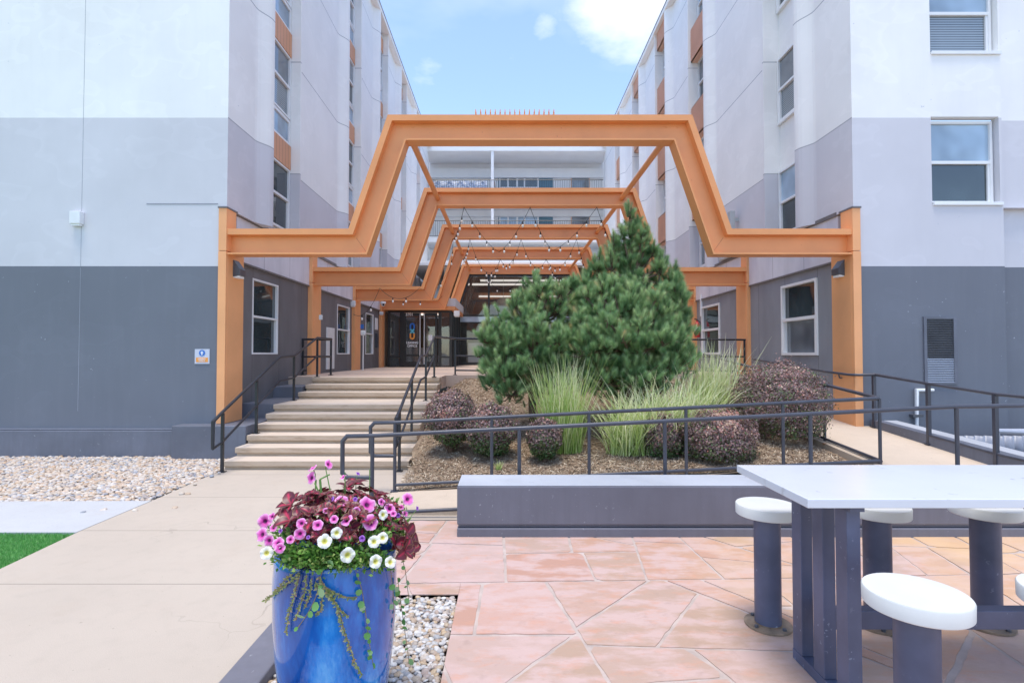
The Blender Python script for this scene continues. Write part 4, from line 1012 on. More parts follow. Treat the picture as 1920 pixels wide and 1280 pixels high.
for i, (x, y, lb) in enumerate(STOOLS):
    if i == 0: o = proto
    else:
        o = proto.copy(); C.objects.link(o)
        for ch in proto.children:
            c_ = ch.copy(); C.objects.link(c_); c_.parent = o
            for g in ch.children: d_ = g.copy(); C.objects.link(d_); d_.parent = c_
    o.location = (x, y, 0); o.rotation_euler.z = i*.7; o['label'] = lb
# ------------------------------------------------------------- fixtures
def wedge_light(px, py, Y, s, label, X=None):
    p = at(px, py, Y); r = thing('wall_light', label, 'wall light', tuple(p), 'wedge lights on the nearest posts')
    x = p.x; q = MB(); w = .12
    prof = [(0, .17), (.03, .17), (.17, -.02), (.17, -.13), (0, -.17)]
    v = [(x-s*a, Y-.0, p.z+b) for a, b in prof]+[(x-s*a, Y+.22, p.z+b) for a, b in prof]; n = len(prof)
    q.add(v, [(i, (i+1) % n, (i+1) % n+n, i+n) for i in range(n)]+[tuple(range(n)), tuple(range(n, 2*n))]); q.build('housing', 'lampgrey', r, bevel=.006)
    q = MB(); q.box((x-s*.03, Y+.02, p.z-.176), (x-s*.15, Y+.2, p.z-.14)); q.build('lens', 'paper', r)
wedge_light(432, 502, 9.62, -1, 'dark wedge light on the left nearest orange post'); wedge_light(1590, 500, 9.62, 1, 'dark wedge light on the right nearest orange post')
def boxlight(name, px, py, Y, w, h, d, mat, label, cat):
    p = at(px, py, Y); q = MB(); q.box((p.x-w/2, Y-d, p.z-h/2), (p.x+w/2, Y, p.z+h/2)); r = thing(name, label, cat, tuple(p)); q.build('housing', mat, r, bevel=.008)
    q = MB(); q.box((p.x-w*.38, Y-d*.8, p.z-h/2-.03), (p.x+w*.38, Y-.01, p.z-h/2)); q.build('lens', 'paper', r); return r
boxlight('junction_box', 148, 410, YF, .19, .22, .1, 'white', 'small white box on the lavender band of the left end wall', 'box')
# office sign on the left end wall
p = at(379, 668, YF-.01); r = thing('direction_sign', 'small square sign with blue arrow disc and orange LEASING OFFICE bar', 'sign', tuple(p))
q = MB(); q.box((p.x-.13, YF-.012, p.z-.13), (p.x+.13, YF, p.z+.13)); q.build('plate', 'signplate' if 'signplate' in M else 'white', r)
q = MB(); q.add([(p.x+.055*math.cos(a), YF-.016, p.z+.06+.055*math.sin(a)) for a in np.linspace(0, 2*PI, 28)[:-1]], [tuple(range(27))]); q.build('disc', 'blue', r)
q = MB(); q.add([(p.x, YF-.019, p.z+.095), (p.x+.03, YF-.019, p.z+.062), (p.x+.011, YF-.019, p.z+.062), (p.x+.011, YF-.019, p.z+.025), (p.x-.011, YF-.019, p.z+.025), (p.x-.011, YF-.019, p.z+.062), (p.x-.03, YF-.019, p.z+.062)], [(0, 1, 2, 3, 4, 5, 6)]); q.build('arrow', 'paper', r)
q = MB(); q.box((p.x-.105, YF-.016, p.z-.10), (p.x+.105, YF-.012, p.z-.02)); q.build('bar', 'logoorange', r)
text_mesh('LEASING', .034, (p.x, YF-.019, p.z-.045), 'lettering', 'paper', r, ext=.001); text_mesh('OFFICE', .034, (p.x, YF-.019, p.z-.078), 'lettering', 'paper', r, ext=.001)
# cameras and lamps near the doors
def domecam(px, py, Y, label, s=1):
    p = at(px, py, Y); r = thing('security_camera', label, 'camera', tuple(p)); q = MB(); q.lathe([(0, .10), (.10, .10), (.11, .03), (.075, .0), (.07, -.05), (.03, -.09), (0, -.095)], tuple(p), 20); q.build('dome', 'white', r, smooth=True)
    q = MB(); q.lathe([(0, -.05), (.04, -.045), (.045, 0), (.04, .03), (0, .035)], (p.x+.02, p.y-.045, p.z-.02), 12); q.build('lens', 'blackframe', r, smooth=True)
domecam(718.5, 570, 20.9, 'white dome camera at the corner of the fourth portal')
boxlight('post_lamp', 716, 587, 21.1, .14, .10, .12, 'white', 'small lamp below the dome camera on the fourth post', 'lamp')
boxlight('post_lamp', 663, 569, 17.38, .15, .17, .12, 'white', 'small pale lamp on the third left post', 'lamp')
boxlight('flood_lamp', 857, 588, 21.1, .22, .20, .2, 'white', 'pale floodlight under the vestibule roof corner', 'lamp')
p = at(602, 595, 13.55); q = MB(); q.box((p.x-.04, 13.5, p.z-.06), (p.x+.04, 13.56, p.z+.06)); o = q.build('door_chime', 'white', bevel=.01); tag(o, 'tiny white sensor on the second left post', 'sensor')
p = at(679, 612, 17.38); q = MB(); q.box((p.x-.05, 17.36, p.z-.07), (p.x+.05, 17.395, p.z+.07)); o = q.build('wall_plaque', 'blue'); tag(o, 'small blue access plaque on the third left post', 'sign')
p = at(681, 624, 17.2); r = thing('call_post', 'slim pole with round call button in front of the third left post', 'post', (p.x, 17.2, 1.28)); q = MB(); q.tube([(p.x, 17.2, 1.28), (p.x, 17.2, p.z)], .02, 8); q.build('pole', 'white', r); q = MB(); q.box((p.x-.08, 17.14, p.z-.08), (p.x+.08, 17.2, p.z+.08)); q.build('plate', 'white', r, bevel=.03)
p = at(706, 605, 21.0); r = thing('notice_board', 'white notice with grey intercom box beside the office doors', 'notice', (-5.05, 20.6, 2.5)); q = MB(); q.box((-5.08, 20.45, 2.75), (-5.05, 20.8, 3.2)); q.build('paper', 'paper', r); q = MB(); q.box((-5.08, 20.5, 2.05), (-5.0, 20.75, 2.6)); q.build('box', 'greyrail', r, bevel=.01)
# right ledge: electrical box with conduit and grille pole
r = thing('electrical_box', 'pale grey electrical cabinet with conduit on the right ledge above the second portal', 'cabinet', (6.3, 13, 4.45))
p0 = at(1335, 497, 13.9); q = MB(); q.box((6.05, 13.0, 4.46), (6.4, 15.2, 4.86)); q.build('cabinet', 'greypaint', r, bevel=.02); q = MB(); q.tube([(6.1, 15.3, 4.45), (6.1, 15.3, 4.9), (6.1, 15.9, 4.95)], .03, 6); q.tube([(6.04, 13.6, 4.72), (6.04, 14.8, 4.72)], .02, 6); q.build('conduit', 'palepipe', r)
p = at(1371.5, 412, 14.2); r = thing('wall_speaker', 'slim grey column fixture on the right wing above the first portal beam', 'fixture', (6.05, 14.2, p.z)); q = MB(); q.box((p.x-.07, 14.1, p.z-.26), (p.x+.06, 14.3, p.z+.22)); q.build('body', 'greypaint', r, bevel=.01); q = MB(); q.box((p.x+.06, 14.18, p.z-.05), (6.3, 14.22, p.z+.05)); q.build('bracket', 'greypaint', r)
# fire extinguisher on right wall
p = at(1307, 617, 17.1); r = thing('fire_extinguisher', 'red fire extinguisher with white label hanging behind the pines', 'extinguisher', (p.x, 17.1, p.z)); x, z = p.x, p.z
q = MB(); q.lathe([(0, -.26), (.075, -.26), (.085, -.24), (.085, .13), (.06, .2), (.03, .23), (.03, .27), (0, .27)], (x, 17.1, z), 20); q.build('cylinder', 'red', r, smooth=True)
q = MB(); q.lathe([(.087, -.05), (.087, .07)], (x, 17.1, z), 20); q.build('label_band', 'paper', r, smooth=True)
q = MB(); q.tube([(x, 17.1, z+.26), (x, 17.1, z+.31), (x-.08, 17.1, z+.33)], .018, 6); q.tube([(x+.03, 17.1, z+.28), (x+.11, 17.05, z+.2), (x+.10, 17.0, z-.1)], .013, 6); q.build('valve', 'blackframe', r)
q = MB(); q.box((6.14, 16.9, z+.4), (6.2, 16.96, z+1.1)); o = q.build('reflector_strip', 'paper'); tag(o, 'thin white vertical strip on the right wall above the extinguisher', 'strip')
# ------------------------------------------------------------- string lights
def strand(m, bl, a, b, sag, n=14, every=3):
    a, b = Vector(a), Vector(b); pts = []
    for i in range(n+1):
        t = i/n; p = a.lerp(b, t); p.z -= sag*4*t*(1-t); pts.append(p)
    m.tube(pts, .0065, 4, False)
    L = max(3, int(round((b-a).length/.62))+int(sag))
    for k in range(1, L):
        t = k/L; p = a.lerp(b, t); p.z -= sag*4*t*(1-t); bl.append(p)
def lights(label, path):
    r = thing('string_lights', label, 'string lights', tuple(path[0][0]), 'string lights strung between the portals')
    m = MB(); bl = []
    for a, b, s in path: strand(m, bl, a, b, s)
    m.build('cable', 'wire', r)
    for p in bl:
        m = MB(); m.lathe([(.012, .0), (.017, -.02), (.017, -.07), (.014, -.085)], tuple(p), 8); m.lathe([(0, -.17), (.022, -.158), (.035, -.125), (.027, -.095), (.016, -.084)], tuple(p), 10, 1)
        m.build('bulb', ['wire', 'bulb'], r, smooth=True)
zbm = zt-.47; yb = [Y+.12 for Y in FD]
A2 = [at(px, 388, yb[1]) for px in (870, 994, 1119)]; A3 = [Vector((at(px, 447, yb[2]).x, yb[2], zbm)) for px in (881, 960, 1081)]; A4 = [Vector((at(px, 487, yb[3]).x, yb[3], zbm)) for px in (868, 938, 1024, 1090)]; A5 = [Vector((at(px, 512, yb[4]).x, yb[4], zbm)) for px in (900, 981, 1060)]
for p in A2: p.z = zbm
lo3 = Vector((at(850, 447, yb[2]).x, yb[2], zbm))
lights('front bulb string looping under the second portal beam', [(lo3, A2[0], .15), (A2[0], (A2[0]+A2[1])/2+Vector((0, 3.2, -.55)), .15), ((A2[0]+A2[1])/2+Vector((0, 3.2, -.55)), A2[1], .15), (A2[1], (A2[1]+A2[2])/2+Vector((0, 3.2, -.5)), .15), ((A2[1]+A2[2])/2+Vector((0, 3.2, -.5)), A2[2], .15), (A2[2], Vector((CXF+3.2, yb[2], 4.6)), .1)])
lights('middle bulb string between the third and fourth portals', [(A4[0], A3[0], .15), (A3[0], A4[1], .8), (A4[1], A3[1]+Vector((.3, 0, 0)), .5), (A3[1]+Vector((.3, 0, 0)), A4[2], .6), (A4[2], A3[2], .6), (A3[2], A4[3]+Vector((.3, 0, -.6)), .2)])
lights('rear bulb string between the fourth portal and the lobby', [(A4[1], A5[0]+Vector((.2, 0, 0)), .5), (A5[0]+Vector((.2, 0, 0)), A5[1], .75), (A5[1], A5[2], .75), (A5[2], A4[2], .4)])
lp = [Vector((at(px, py, Y).x, Y, at(px, py, Y).z)) for px, py, Y in ((712, 540, 17.3), (786, 540, 17.3), (845, 500, 19), (862, 452, 17.3), (724, 564, 21.0), (820, 563, 21.0))]
lights('left bulb string sagging from the third portal to the office doors', [(lp[0], lp[1], .35), (lp[1], lp[2]+Vector((0, 0, 0)), .35), (lp[2], lo3, .1), (lp[0], Vector((-5.0, 17.3, 3.1)), .35), (lp[4], lp[5], .03), (lp[5], Vector((at(850, 510, 22).x, 22, at(850, 510, 22).z)), .2)])
# ============================================================= plants
M['needle'] = leafmat('pine_needles', [(0, (.09, .18, .08)), (.3, (.18, .33, .14)), (.62, (.32, .48, .22)), (.93, (.52, .64, .33)), (1, (.48, .36, .18))], .45, .40)
def tuft_template(nn, L, nl, w):
    V = []; Fc = []
    for i in range(nn):
        t = (i+.5)/nn; a = i*2.39996; z0 = L*t
        sp = 1.35-.95*t; d = np.array([math.cos(a)*sp, math.sin(a)*sp, 1.0]); d /= np.linalg.norm(d)
        p = np.array([0, 0, z0]); s = np.cross(d, [0, 0, 1.0]); s /= (np.linalg.norm(s)+1e-9)
        k = len(V); V += [p-s*w, p+s*w, p+d*nl]; Fc.append([k, k+1, k+2])
    return np.array(V), np.array(Fc)
TV, TF = tuft_template(76, .11, .098, .0036)
def pine(label, base, lobes, loc_n, trunk_pts, trunk_r, seed):
    rg = np.random.RandomState(seed); P = []; D = []; tint = []
    r = thing('pine_tree', label, 'pine tree', base, 'pines in the planting bed')
    m = MB()
    if trunk_pts: m.tube(trunk_pts, trunk_r, 8)
    for (c, rad, dens) in lobes:
        c = np.array(c); rad = np.array(rad); vol = (rad[0]*rad[1]*rad[2])**(2/3)
        n = int(dens*vol*loc_n)
        d = rg.normal(size=(n, 3)); d[:, 2] = np.where(rg.uniform(size=n) < .7, np.abs(d[:, 2]), d[:, 2]*.8); d /= np.linalg.norm(d, axis=1, keepdims=True)
        lump = 1+.34*np.sin(d[:, 0]*6+seed)*np.sin(d[:, 1]*5+c[2]*3)+.2*np.sin(d[:, 2]*9+c[0]*4)
        rr = (rg.uniform(.25, 1.08, n)**.5*lump)[:, None]
        p = c+d*rad*rr
        P.append(p); dd = d*np.array([.75, .75, .4])+np.array([0, 0, .95])+rg.normal(0, .25, (n, 3)); D.append(dd)
        clump = np.sin(p[:, 0]*7+seed)*np.sin(p[:, 2]*8)*np.sin(p[:, 1]*6)
        tt = .42+.16*clump+rg.normal(0, .19, n)+.12*d[:, 2]; tt[rg.uniform(size=n) < .02] = 1; tint.append(np.clip(tt, 0, 1))
        # branches to some tufts
        root = Vector(trunk_pts[min(len(trunk_pts)-1, 1)]) if trunk_pts else Vector(base)
        cz = Vector(c)
        if trunk_pts:
            best = min(((Vector(q)-cz).length+max(0, Vector(q).z-cz.z)*2, i) for i, q in enumerate(trunk_pts)); root = Vector(trunk_pts[best[1]])
        m.tube([root, root.lerp(cz, .6)+Vector((0, 0, -.05)), cz], [.03, .022, .014], 5)
        for k in range(0, n, max(1, n//22)):
            q_ = Vector(p[k]); mid = cz.lerp(q_, .55)+Vector((0, 0, -.03)); m.tube([cz, mid, q_+Vector(dd[k]).normalized()*.06], [.012, .008, .004], 4, False)
    m.build('trunk', 'bark', r, smooth=True)
    P = np.concatenate(P); D = np.concatenate(D); tint = np.concatenate(tint); n = len(P)
    keep = P[:, 2] > np.array([bedz(min(4.8, max(-1.5, a)), b) for a, b, _ in P])+.02
    P, D, tint = P[keep], D[keep], tint[keep]; n = len(P)
    sc = rg.uniform(.75, 1.25, n)
    A = frames_from(D)*sc[:, None, None]
    V, Fc = scatter(TV, TF, A, P-D/np.linalg.norm(D, axis=1, keepdims=True)*.05)
    k = len(TV); tn = np.repeat(tint, k)+np.tile(np.where(np.arange(k) % 3 == 2, .16, -.08)+.12*(np.arange(k)/k-.4), n)+rs.normal(0, .04, n*k)
    np_mesh('crown', V, Fc, 'needle', r, attrs={'tint': np.clip(tn, 0, 1)})
    return r
def lobe(px, py, Y, rx_px, rz_px, ry, dens=1.0):
    p = at(px, py, Y); k = Y/F; return ((p.x, Y, p.z), (rx_px*k, ry, rz_px*k), dens)
# tall pine: whorls of small lobes along the leader
TY = 9.7; tl = []; rg = random.Random(3)
for px_, py_, w_, h_, dy in ((1180, 404, 6, 24, 0), (1184, 440, 13, 26, .02), (1168, 438, 7, 18, -.05), (1193, 425, 7, 20, .05), (1203, 455, 9, 28, -.05), (1158, 470, 11, 28, .05), (1180, 480, 18, 28, .1),
        (1145, 505, 12, 26, -.1), (1203, 500, 16, 30, .1), (1222, 478, 9, 26, .05), (1236, 512, 10, 28, -.08), (1170, 520, 20, 30, .15), (1130, 540, 13, 28, .1), (1158, 545, 16, 26, -.2), (1215, 540, 18, 28, .2), (1252, 545, 12, 30, .1),
        (1190, 555, 20, 26, -.25), (1118, 575, 14, 28, 0), (1268, 580, 13, 30, 0), (1236, 575, 18, 28, -.2), (1280, 610, 13, 30, .1), (1145, 580, 20, 26, .25), (1108, 520, 8, 22, .1), (1215, 585, 20, 26, -.35), (1284, 600, 9, 26, .05), (1122, 505, 11, 26, .1), (1100, 545, 14, 28, 0), (1240, 500, 10, 26, 0), (1262, 530, 12, 28, .1), (1276, 562, 12, 28, 0), (1088, 575, 14, 26, .1), (1150, 470, 8, 26, 0), (1214, 452, 7, 24, 0), (1185, 590, 26, 30, .0), (1160, 610, 24, 28, .1), (1212, 612, 24, 28, .1), (1185, 530, 16, 26, 0), (1178, 500, 14, 26, 0)):
    tl.append(lobe(px_, py_, TY+dy, w_, h_, max(.07, w_*TY/F*.9), 1.7))
for yy, hw in [(600, 70), (640, 95), (680, 105), (720, 105)]:
    for k in range(8):
        a_ = rg.uniform(0, 2*PI); fr = rg.uniform(.45, .95)
        tl.append(lobe(1192+math.cos(a_)*hw*fr, yy+rg.uniform(-18, 18), TY+math.sin(a_)*hw*fr*TY/F, 26*rg.uniform(.7, 1.2), 30*rg.uniform(.8, 1.3), .24, 1.0))
tb = at(1190, 760, TY); tp = at(1183, 400, TY)
pine('tallest pine with a slender conical leader, centre of the bed', (tb.x, TY, bedz(tb.x, TY)), tl, 900, [(tb.x, TY, bedz(tb.x, TY)-.05), (tb.x-.03, TY, 2.2), (tb.x-.02, TY, 3.2), (tp.x, TY, tp.z)], [.07, .055, .035, .012], 1)
LY_ = 9.0
ll = [lobe(*a_) for a_ in ((1010, 560, LY_+.5, 24, 30, .28), (985, 600, LY_+.3, 36, 34, .35), (1045, 590, LY_+.5, 42, 44, .4), (1092, 560, LY_+.7, 26, 40, .3), (920, 640, LY_, 26, 22, .24), (950, 640, LY_, 36, 34, .33), (915, 690, LY_, 24, 20, .25), (945, 700, LY_-.1, 42, 40, .4), (1000, 665, LY_, 52, 50, .45), (1055, 660, LY_+.1, 52, 56, .45), (960, 740, LY_-.2, 32, 26, .3), (1010, 735, LY_, 40, 34, .35), (1090, 620, LY_+.4, 40, 44, .35), (975, 560, LY_+.6, 12, 14, .14), (905, 632, LY_-.1, 12, 14, .14), (898, 668, LY_, 12, 10, .12), (935, 668, LY_+.1, 34, 30, .3), (970, 700, LY_+.1, 44, 44, .4), (1030, 700, LY_+.1, 50, 46, .4), (985, 630, LY_+.2, 40, 36, .35), (925, 722, LY_, 26, 24, .25), (1070, 720, LY_, 44, 38, .35), (1115, 640, LY_+.2, 36, 44, .3))]
ll += [lobe(px_, py_, LY_+dy, 10, 22, .1, 1.8) for px_, py_, dy in ((1000, 532, .5), (1028, 545, .4), (1052, 548, .3), (965, 575, .2), (940, 605, .1), (985, 570, .4), (915, 615, 0), (1075, 540, .5), (955, 650, -.3), (1010, 620, -.3), (1045, 640, -.35), (980, 690, -.4))]
b0 = at(1000, 775, LY_); pine('broad bushy pine on the left, its low branches spreading over the mulch', (b0.x, LY_, bedz(b0.x, LY_)), ll, 700, [(b0.x, LY_, bedz(b0.x, LY_)-.05), (b0.x-.03, LY_, 1.3), (b0.x+.05, LY_+.1, 1.9), (b0.x+.15, LY_+.3, 2.4)], [.07, .06, .04, .02], 2)
CY_ = 8.75
cl_ = [lobe(*a_) for a_ in ((1130, 600, CY_+.3, 46, 46, .4), (1175, 585, CY_+.3, 44, 44, .4), (1225, 600, CY_+.3, 42, 46, .4), (1105, 660, CY_, 46, 46, .42), (1160, 650, CY_-.1, 54, 52, .45), (1215, 655, CY_-.1, 52, 52, .45), (1262, 640, CY_+.1, 38, 46, .36), (1130, 715, CY_, 46, 38, .4), (1190, 710, CY_-.1, 52, 42, .42), (1245, 700, CY_, 44, 40, .38), (1268, 590, CY_+.6, 20, 36, .22), (1278, 632, CY_+.5, 16, 28, .2), (1275, 680, CY_+.2, 28, 26, .25))]
cl_ += [lobe(px_, py_, CY_+dy, 10, 24, .1, 1.8) for px_, py_, dy in ((1102, 560, .3), (1128, 548, .3), (1150, 545, .2), (1085, 600, .1), (1245, 555, .3), (1265, 548, .4), (1276, 565, .4), (1230, 560, -.1), (1140, 600, -.35), (1200, 610, -.4), (1170, 640, -.5), (1240, 640, -.35), (1110, 630, -.3))]
b0 = at(1180, 770, CY_); pine('dense rounded pine in front of the tall one, soft blue-green tufts', (b0.x, CY_, bedz(b0.x, CY_)), cl_, 680, [(b0.x, CY_, bedz(b0.x, CY_)-.05), (b0.x, CY_, 1.3), (b0.x+.05, CY_+.1, 1.9)], [.07, .06, .03], 4)
# ------------------------------------------------------------- ornamental grasses
M['grass_a'] = leafmat('grass_blades', [(0, (.20, .36, .06)), (.4, (.38, .54, .14)), (.75, (.62, .70, .32)), (1, (.80, .80, .55))], .5, .4)
M['grass_b'] = leafmat('grass_blades_variegated', [(0, (.20, .38, .07)), (.4, (.46, .58, .20)), (.7, (.74, .78, .46)), (1, (.85, .85, .64))], .5, .4)
def grass(label, px, py, Y, n, hgt, spread, width, droop, mat, seed, lean=(0, 0), br=.12):
    rg = random.Random(seed); p = at(px, py, Y); bz = bedz(min(4.7, max(-1.4, p.x)), Y)
    V = []; Fc = []; tn = []
    for i in range(n):
        a_ = rg.uniform(0, 2*PI); r0 = br*math.sqrt(rg.random()); a2 = rg.uniform(0, 2*PI); L = hgt*rg.uniform(.35, 1.08); s = spread*rg.uniform(.15, 1.1)
        dx, dy = math.cos(a_)*s+lean[0]*.3, math.sin(a_)*s+lean[1]; w = width*rg.uniform(.6, 1.1); dr = droop*rg.uniform(.3, 1.4)
        t0 = rg.random(); tl_ = rg.uniform(.6, 1.2); sd_ = Vector((-math.sin(a_+rg.uniform(-1.2, 1.2)), math.cos(a_), 0)).normalized(); S = 7
        for k in range(S+1):
            t = k/S; q_ = Vector((p.x+math.cos(a2)*r0+dx*(t**1.15)*L, Y+math.sin(a2)*r0*.7+dy*(t**1.15)*L, bz+L*(t-dr*t*t*t)))
            ww = w*(1-t**2.2)*.5+.0006; V += [q_-sd_*ww, q_+sd_*ww]
            tt = .36+.36*t*tl_+.6*(t0-.5); tn += [tt, tt+.12]
            if k: b_ = len(V)-4; Fc.append([b_, b_+1, b_+3, b_+2])
    r = thing('ornamental_grass', label, 'ornamental grass', (p.x, Y, bz), 'grass clumps in the planting bed')
    np_mesh('blades', np.array([v[:] for v in V]), np.array(Fc), mat, r, attrs={'tint': np.clip(np.array(tn), 0, 1)})
grass('tall upright pale green grass clump left of centre, in front of the bushy pine', 1055, 800, 8.15, 640, 1.58, .44, .013, .16, 'grass_a', 1, br=.30)
grass('low arching variegated grass behind the railing, below the middle pine', 1180, 810, 7.9, 460, 1.35, .72, .016, .45, 'grass_b', 2, br=.34)
grass('low arching variegated grass, second from the left of the low ones', 1235, 800, 7.98, 460, 1.45, .70, .016, .42, 'grass_b', 3, br=.34)
grass('low arching grass between the small barberry and the round large one', 1290, 790, 8.15, 480, 1.5, .70, .016, .40, 'grass_b', 4, br=.34)
grass('tall silvery grass clump at the back right beside the second portal post', 1340, 745, 9.2, 560, 1.55, .50, .015, .20, 'grass_b', 5, br=.38)
grass('bright green grass clump just right of the pines', 1310, 762, 8.8, 280, 1.2, .65, .014, .3, 'grass_a', 6, br=.24)
grass('small weedy grass tuft beside the second barberry', 935, 868, 7.5, 70, .16, .6, .006, .3, 'grass_a', 7, br=.04)
# ------------------------------------------------------------- barberry shrubs
M['barb'] = leafmat('barberry_leaves', [(0, (.07, .15, .05)), (.2, (.18, .26, .10)), (.36, (.12, .09, .075)), (.55, (.25, .16, .16)), (.74, (.40, .27, .25)), (.88, (.50, .20, .16)), (1, (.66, .50, .36))], .5, .25)
def shrub(label, px, py, Y, rx_, rz_, n, seed, green=.35, ry=None, flat=1.0, red=None):
    rg = np.random.RandomState(seed); p = at(px, py, Y); k = Y/F; R = np.array([rx_*k, ry or rx_*k*.9, rz_*k])
    bz = bedz(min(4.7, max(-1.4, p.x)), Y); c = np.array([p.x, Y, p.z])
    r = thing('barberry_shrub', label, 'shrub', (p.x, Y, bz), 'clipped barberry shrubs')
    m = MB()
    for i in range(26):
        a_ = i*2.4; e = rg.uniform(.2, 1); m.tube([(p.x+.03*math.cos(a_), Y+.03*math.sin(a_), bz-.02), (p.x+.5*R[0]*e*math.cos(a_), Y+.5*R[1]*e*math.sin(a_), bz+(c[2]-bz)*.6), (c[0]+.85*R[0]*e*math.cos(a_), c[1]+.85*R[1]*e*math.sin(a_), c[2]+R[2]*.85*math.sqrt(max(0, 1-e*e*.75)))], [.011, .008, .003], 4, False)
    m.build('stems', 'bark', r)
    d = rg.normal(size=(n, 3)); d /= np.linalg.norm(d, axis=1, keepdims=True)
    lump = 1+.07*np.sin(d[:, 0]*7+seed)*np.cos(d[:, 2]*6)+.06*np.sin(d[:, 1]*9+d[:, 2]*8+seed)+.05*np.sin(d[:, 0]*19+d[:, 1]*17)*np.sin(d[:, 2]*21+seed)
    rr = lump*(rg.uniform(.30, 1.0, n)**.33)+np.where(rg.uniform(size=n) < .07, rg.uniform(0, .17, n), 0)
    P = c+d*R*rr[:, None]
    taper = np.clip((c[2]-P[:, 2])/R[2], 0, 1)[:, None]; P[:, :2] = c[:2]+(P[:, :2]-c[:2])*(1-.16*taper)
    ok = P[:, 2] > bz+.02; P, d, rr = P[ok], d[ok], rr[ok]; n = len(P)
    D = d+rg.normal(0, .55, (n, 3)); s = rg.uniform(.6, 1.35, n)*.0235
    tv = np.array([[-.45, 0, 0], [0, -.55, .12], [.45, 0, 0], [0, .9, .1]]); tf = np.array([[0, 1, 2, 3]])
    V, Fc = scatter(tv, tf, frames_from(D)*s[:, None, None], P)
    h = (P[:, 2]-c[2])/R[2]
    patch = np.sin(P[:, 0]*9+seed)*np.sin(P[:, 2]*11+1)*np.cos(P[:, 1]*8)
    t = .50+.15*patch+rg.normal(0, .2, n)-green*np.clip(-h+.15*patch, 0, 1)+.10*np.clip(h, 0, 1)
    if red: t += .26*np.exp(-(((P[:, 0]-c[0])/R[0]-red[0])**2+((P[:, 2]-c[2])/R[2]-red[1])**2)*7)
    np_mesh('foliage', V, Fc, 'barb', r, attrs={'tint': np.repeat(np.clip(t, 0, 1), 4)})
shrub('round barberry nearest the steps, reddest in the middle', 846, 783, 8.3, 51, 52, 15000, 1, .4, red=(-.1, 0))
shrub('purple barberry just right of the first, behind the ramp railing', 921, 806, 7.95, 50, 50, 14000, 2, .55)
shrub('smallest barberry, standing alone left of the grasses', 1021, 822, 7.75, 33, 39, 9000, 3, .6)
shrub('small greenish barberry between the low grasses and the big one', 1243, 822, 7.8, 36, 50, 10000, 4, .75)
shrub('wide barberry close to the railing, green patches on its right side', 1348, 828, 7.65, 70, 62, 22000, 5, .55, red=(0, .7))
shrub('largest barberry dome at the right end of the bed', 1457, 762, 8.55, 86, 82, 34000, 6, .3, ry=.85)
# ============================================================= blue planter
PCX, PCY = -.872, 2.75
def glaze():
    m, nt, b = nodes('blue_glaze'); v = coords(nt, (1, 1, .35))
    f = noise(nt, 5, 7, v, .65); c = ramp(nt, f, [(.32, (.003, .045, .24)), (.5, (.008, .115, .44)), (.62, (.02, .22, .62)), (.78, (.16, .46, .78))])
    f2 = noise(nt, 14, 5, coords(nt, (1, 1, .12)), .6); c = mixc(nt, c, (.006, .03, .22), ramp(nt, f2, [(.55, (0, 0, 0)), (.8, (.6, .6, .6))]))
    nt.links.new(c, b.inputs['Base Color']); b.inputs['Roughness'].default_value = .09; b.inputs['Coat Weight'].default_value = .6; b.inputs['Coat Roughness'].default_value = .03
    bump(nt, b, noise(nt, 6, 3, coords(nt)), .15, .01); return m
M['glaze'] = glaze()
q = MB(); q.lathe([(0, -.05), (.215, -.05), (.235, -.02), (.262, .12), (.288, .32), (.300, .52), (.302, .68), (.296, .775), (.298, .80), (.292, .815), (.272, .815), (.262, .80), (.262, .72), (0, .72)], (PCX, PCY, 0), 72)
pl = thing('planter_pot', 'tall glossy cobalt blue planter standing in the pebble pit', 'planter', (PCX, PCY, 0)); q.build('pot', 'glaze', pl, smooth=True)
q = MB(); q.lathe([(0, .76), (.15, .76), (.262, .74)], (PCX, PCY, 0), 30); q.build('soil', 'soil', pl)
MC, MR = np.array([PCX, PCY, .80]), np.array([.335, .32, .27])
def hit(px, py, c=MC, R=MR, back=False):
    d = np.array(ray(px, py)[:]); o_ = np.array([0, 0, H]); a_ = (d/R); b_ = (o_-c)/R
    A_, B_, C_ = a_@a_, 2*a_@b_, b_@b_-1; disc = B_*B_-4*A_*C_
    t = (-B_-math.sqrt(disc))/(2*A_) if disc > 0 else -B_/(2*A_)
    p = o_+d*t; nn = (p-c)/R**2; return Vector(p), Vector(nn/np.linalg.norm(nn))
# coleus
M['coleus'] = leafmat('coleus_leaf', [(0, (.62, .04, .10)), (.14, (.36, .025, .055)), (.30, (.14, .018, .032)), (.74, (.10, .018, .028)), (.86, (.40, .22, .10)), (1, (.52, .42, .18))], .4, .2)
def leaf_grid(wid, nu=8, nv=6, serr=True):
    V, T_, Fc = [], [], []
    for i in range(nu+1):
        u = i/nu; hw = wid*math.sin(PI*min(1, u**.75))**.8*(1+(.10 if (i % 2 and serr) else 0)) if 0 < i < nu else .002
        for j in range(nv+1):
            s = (j/nv-.5)*2; V.append((s*hw, u, .10*abs(s)*hw*3+.20*u*(1-u)-.22*u*u)); e = abs(s)*.85+ (.12 if u > .9 else 0); T_.append(min(1, max(e, (u-.72)*3 if u > .8 else 0)*(1 if 1 else 0)))
    for i in range(nu):
        for j in range(nv): a_ = i*(nv+1)+j; Fc.append((a_, a_+1, a_+nv+2, a_+nv+1))
    return np.array(V), np.array(Fc), np.array(T_)
LV, LF, LT = leaf_grid(.36)
def lmat(d_out, up, size):
    y = Vector(d_out).normalized(); z = (Vector(up)-y*Vector(up).dot(y)).normalized(); x = y.cross(z); return np.array([[x.x, y.x, z.x], [x.y, y.y, z.y], [x.z, y.z, z.z]])*size
rg = random.Random(8); A_, T_ = [], []
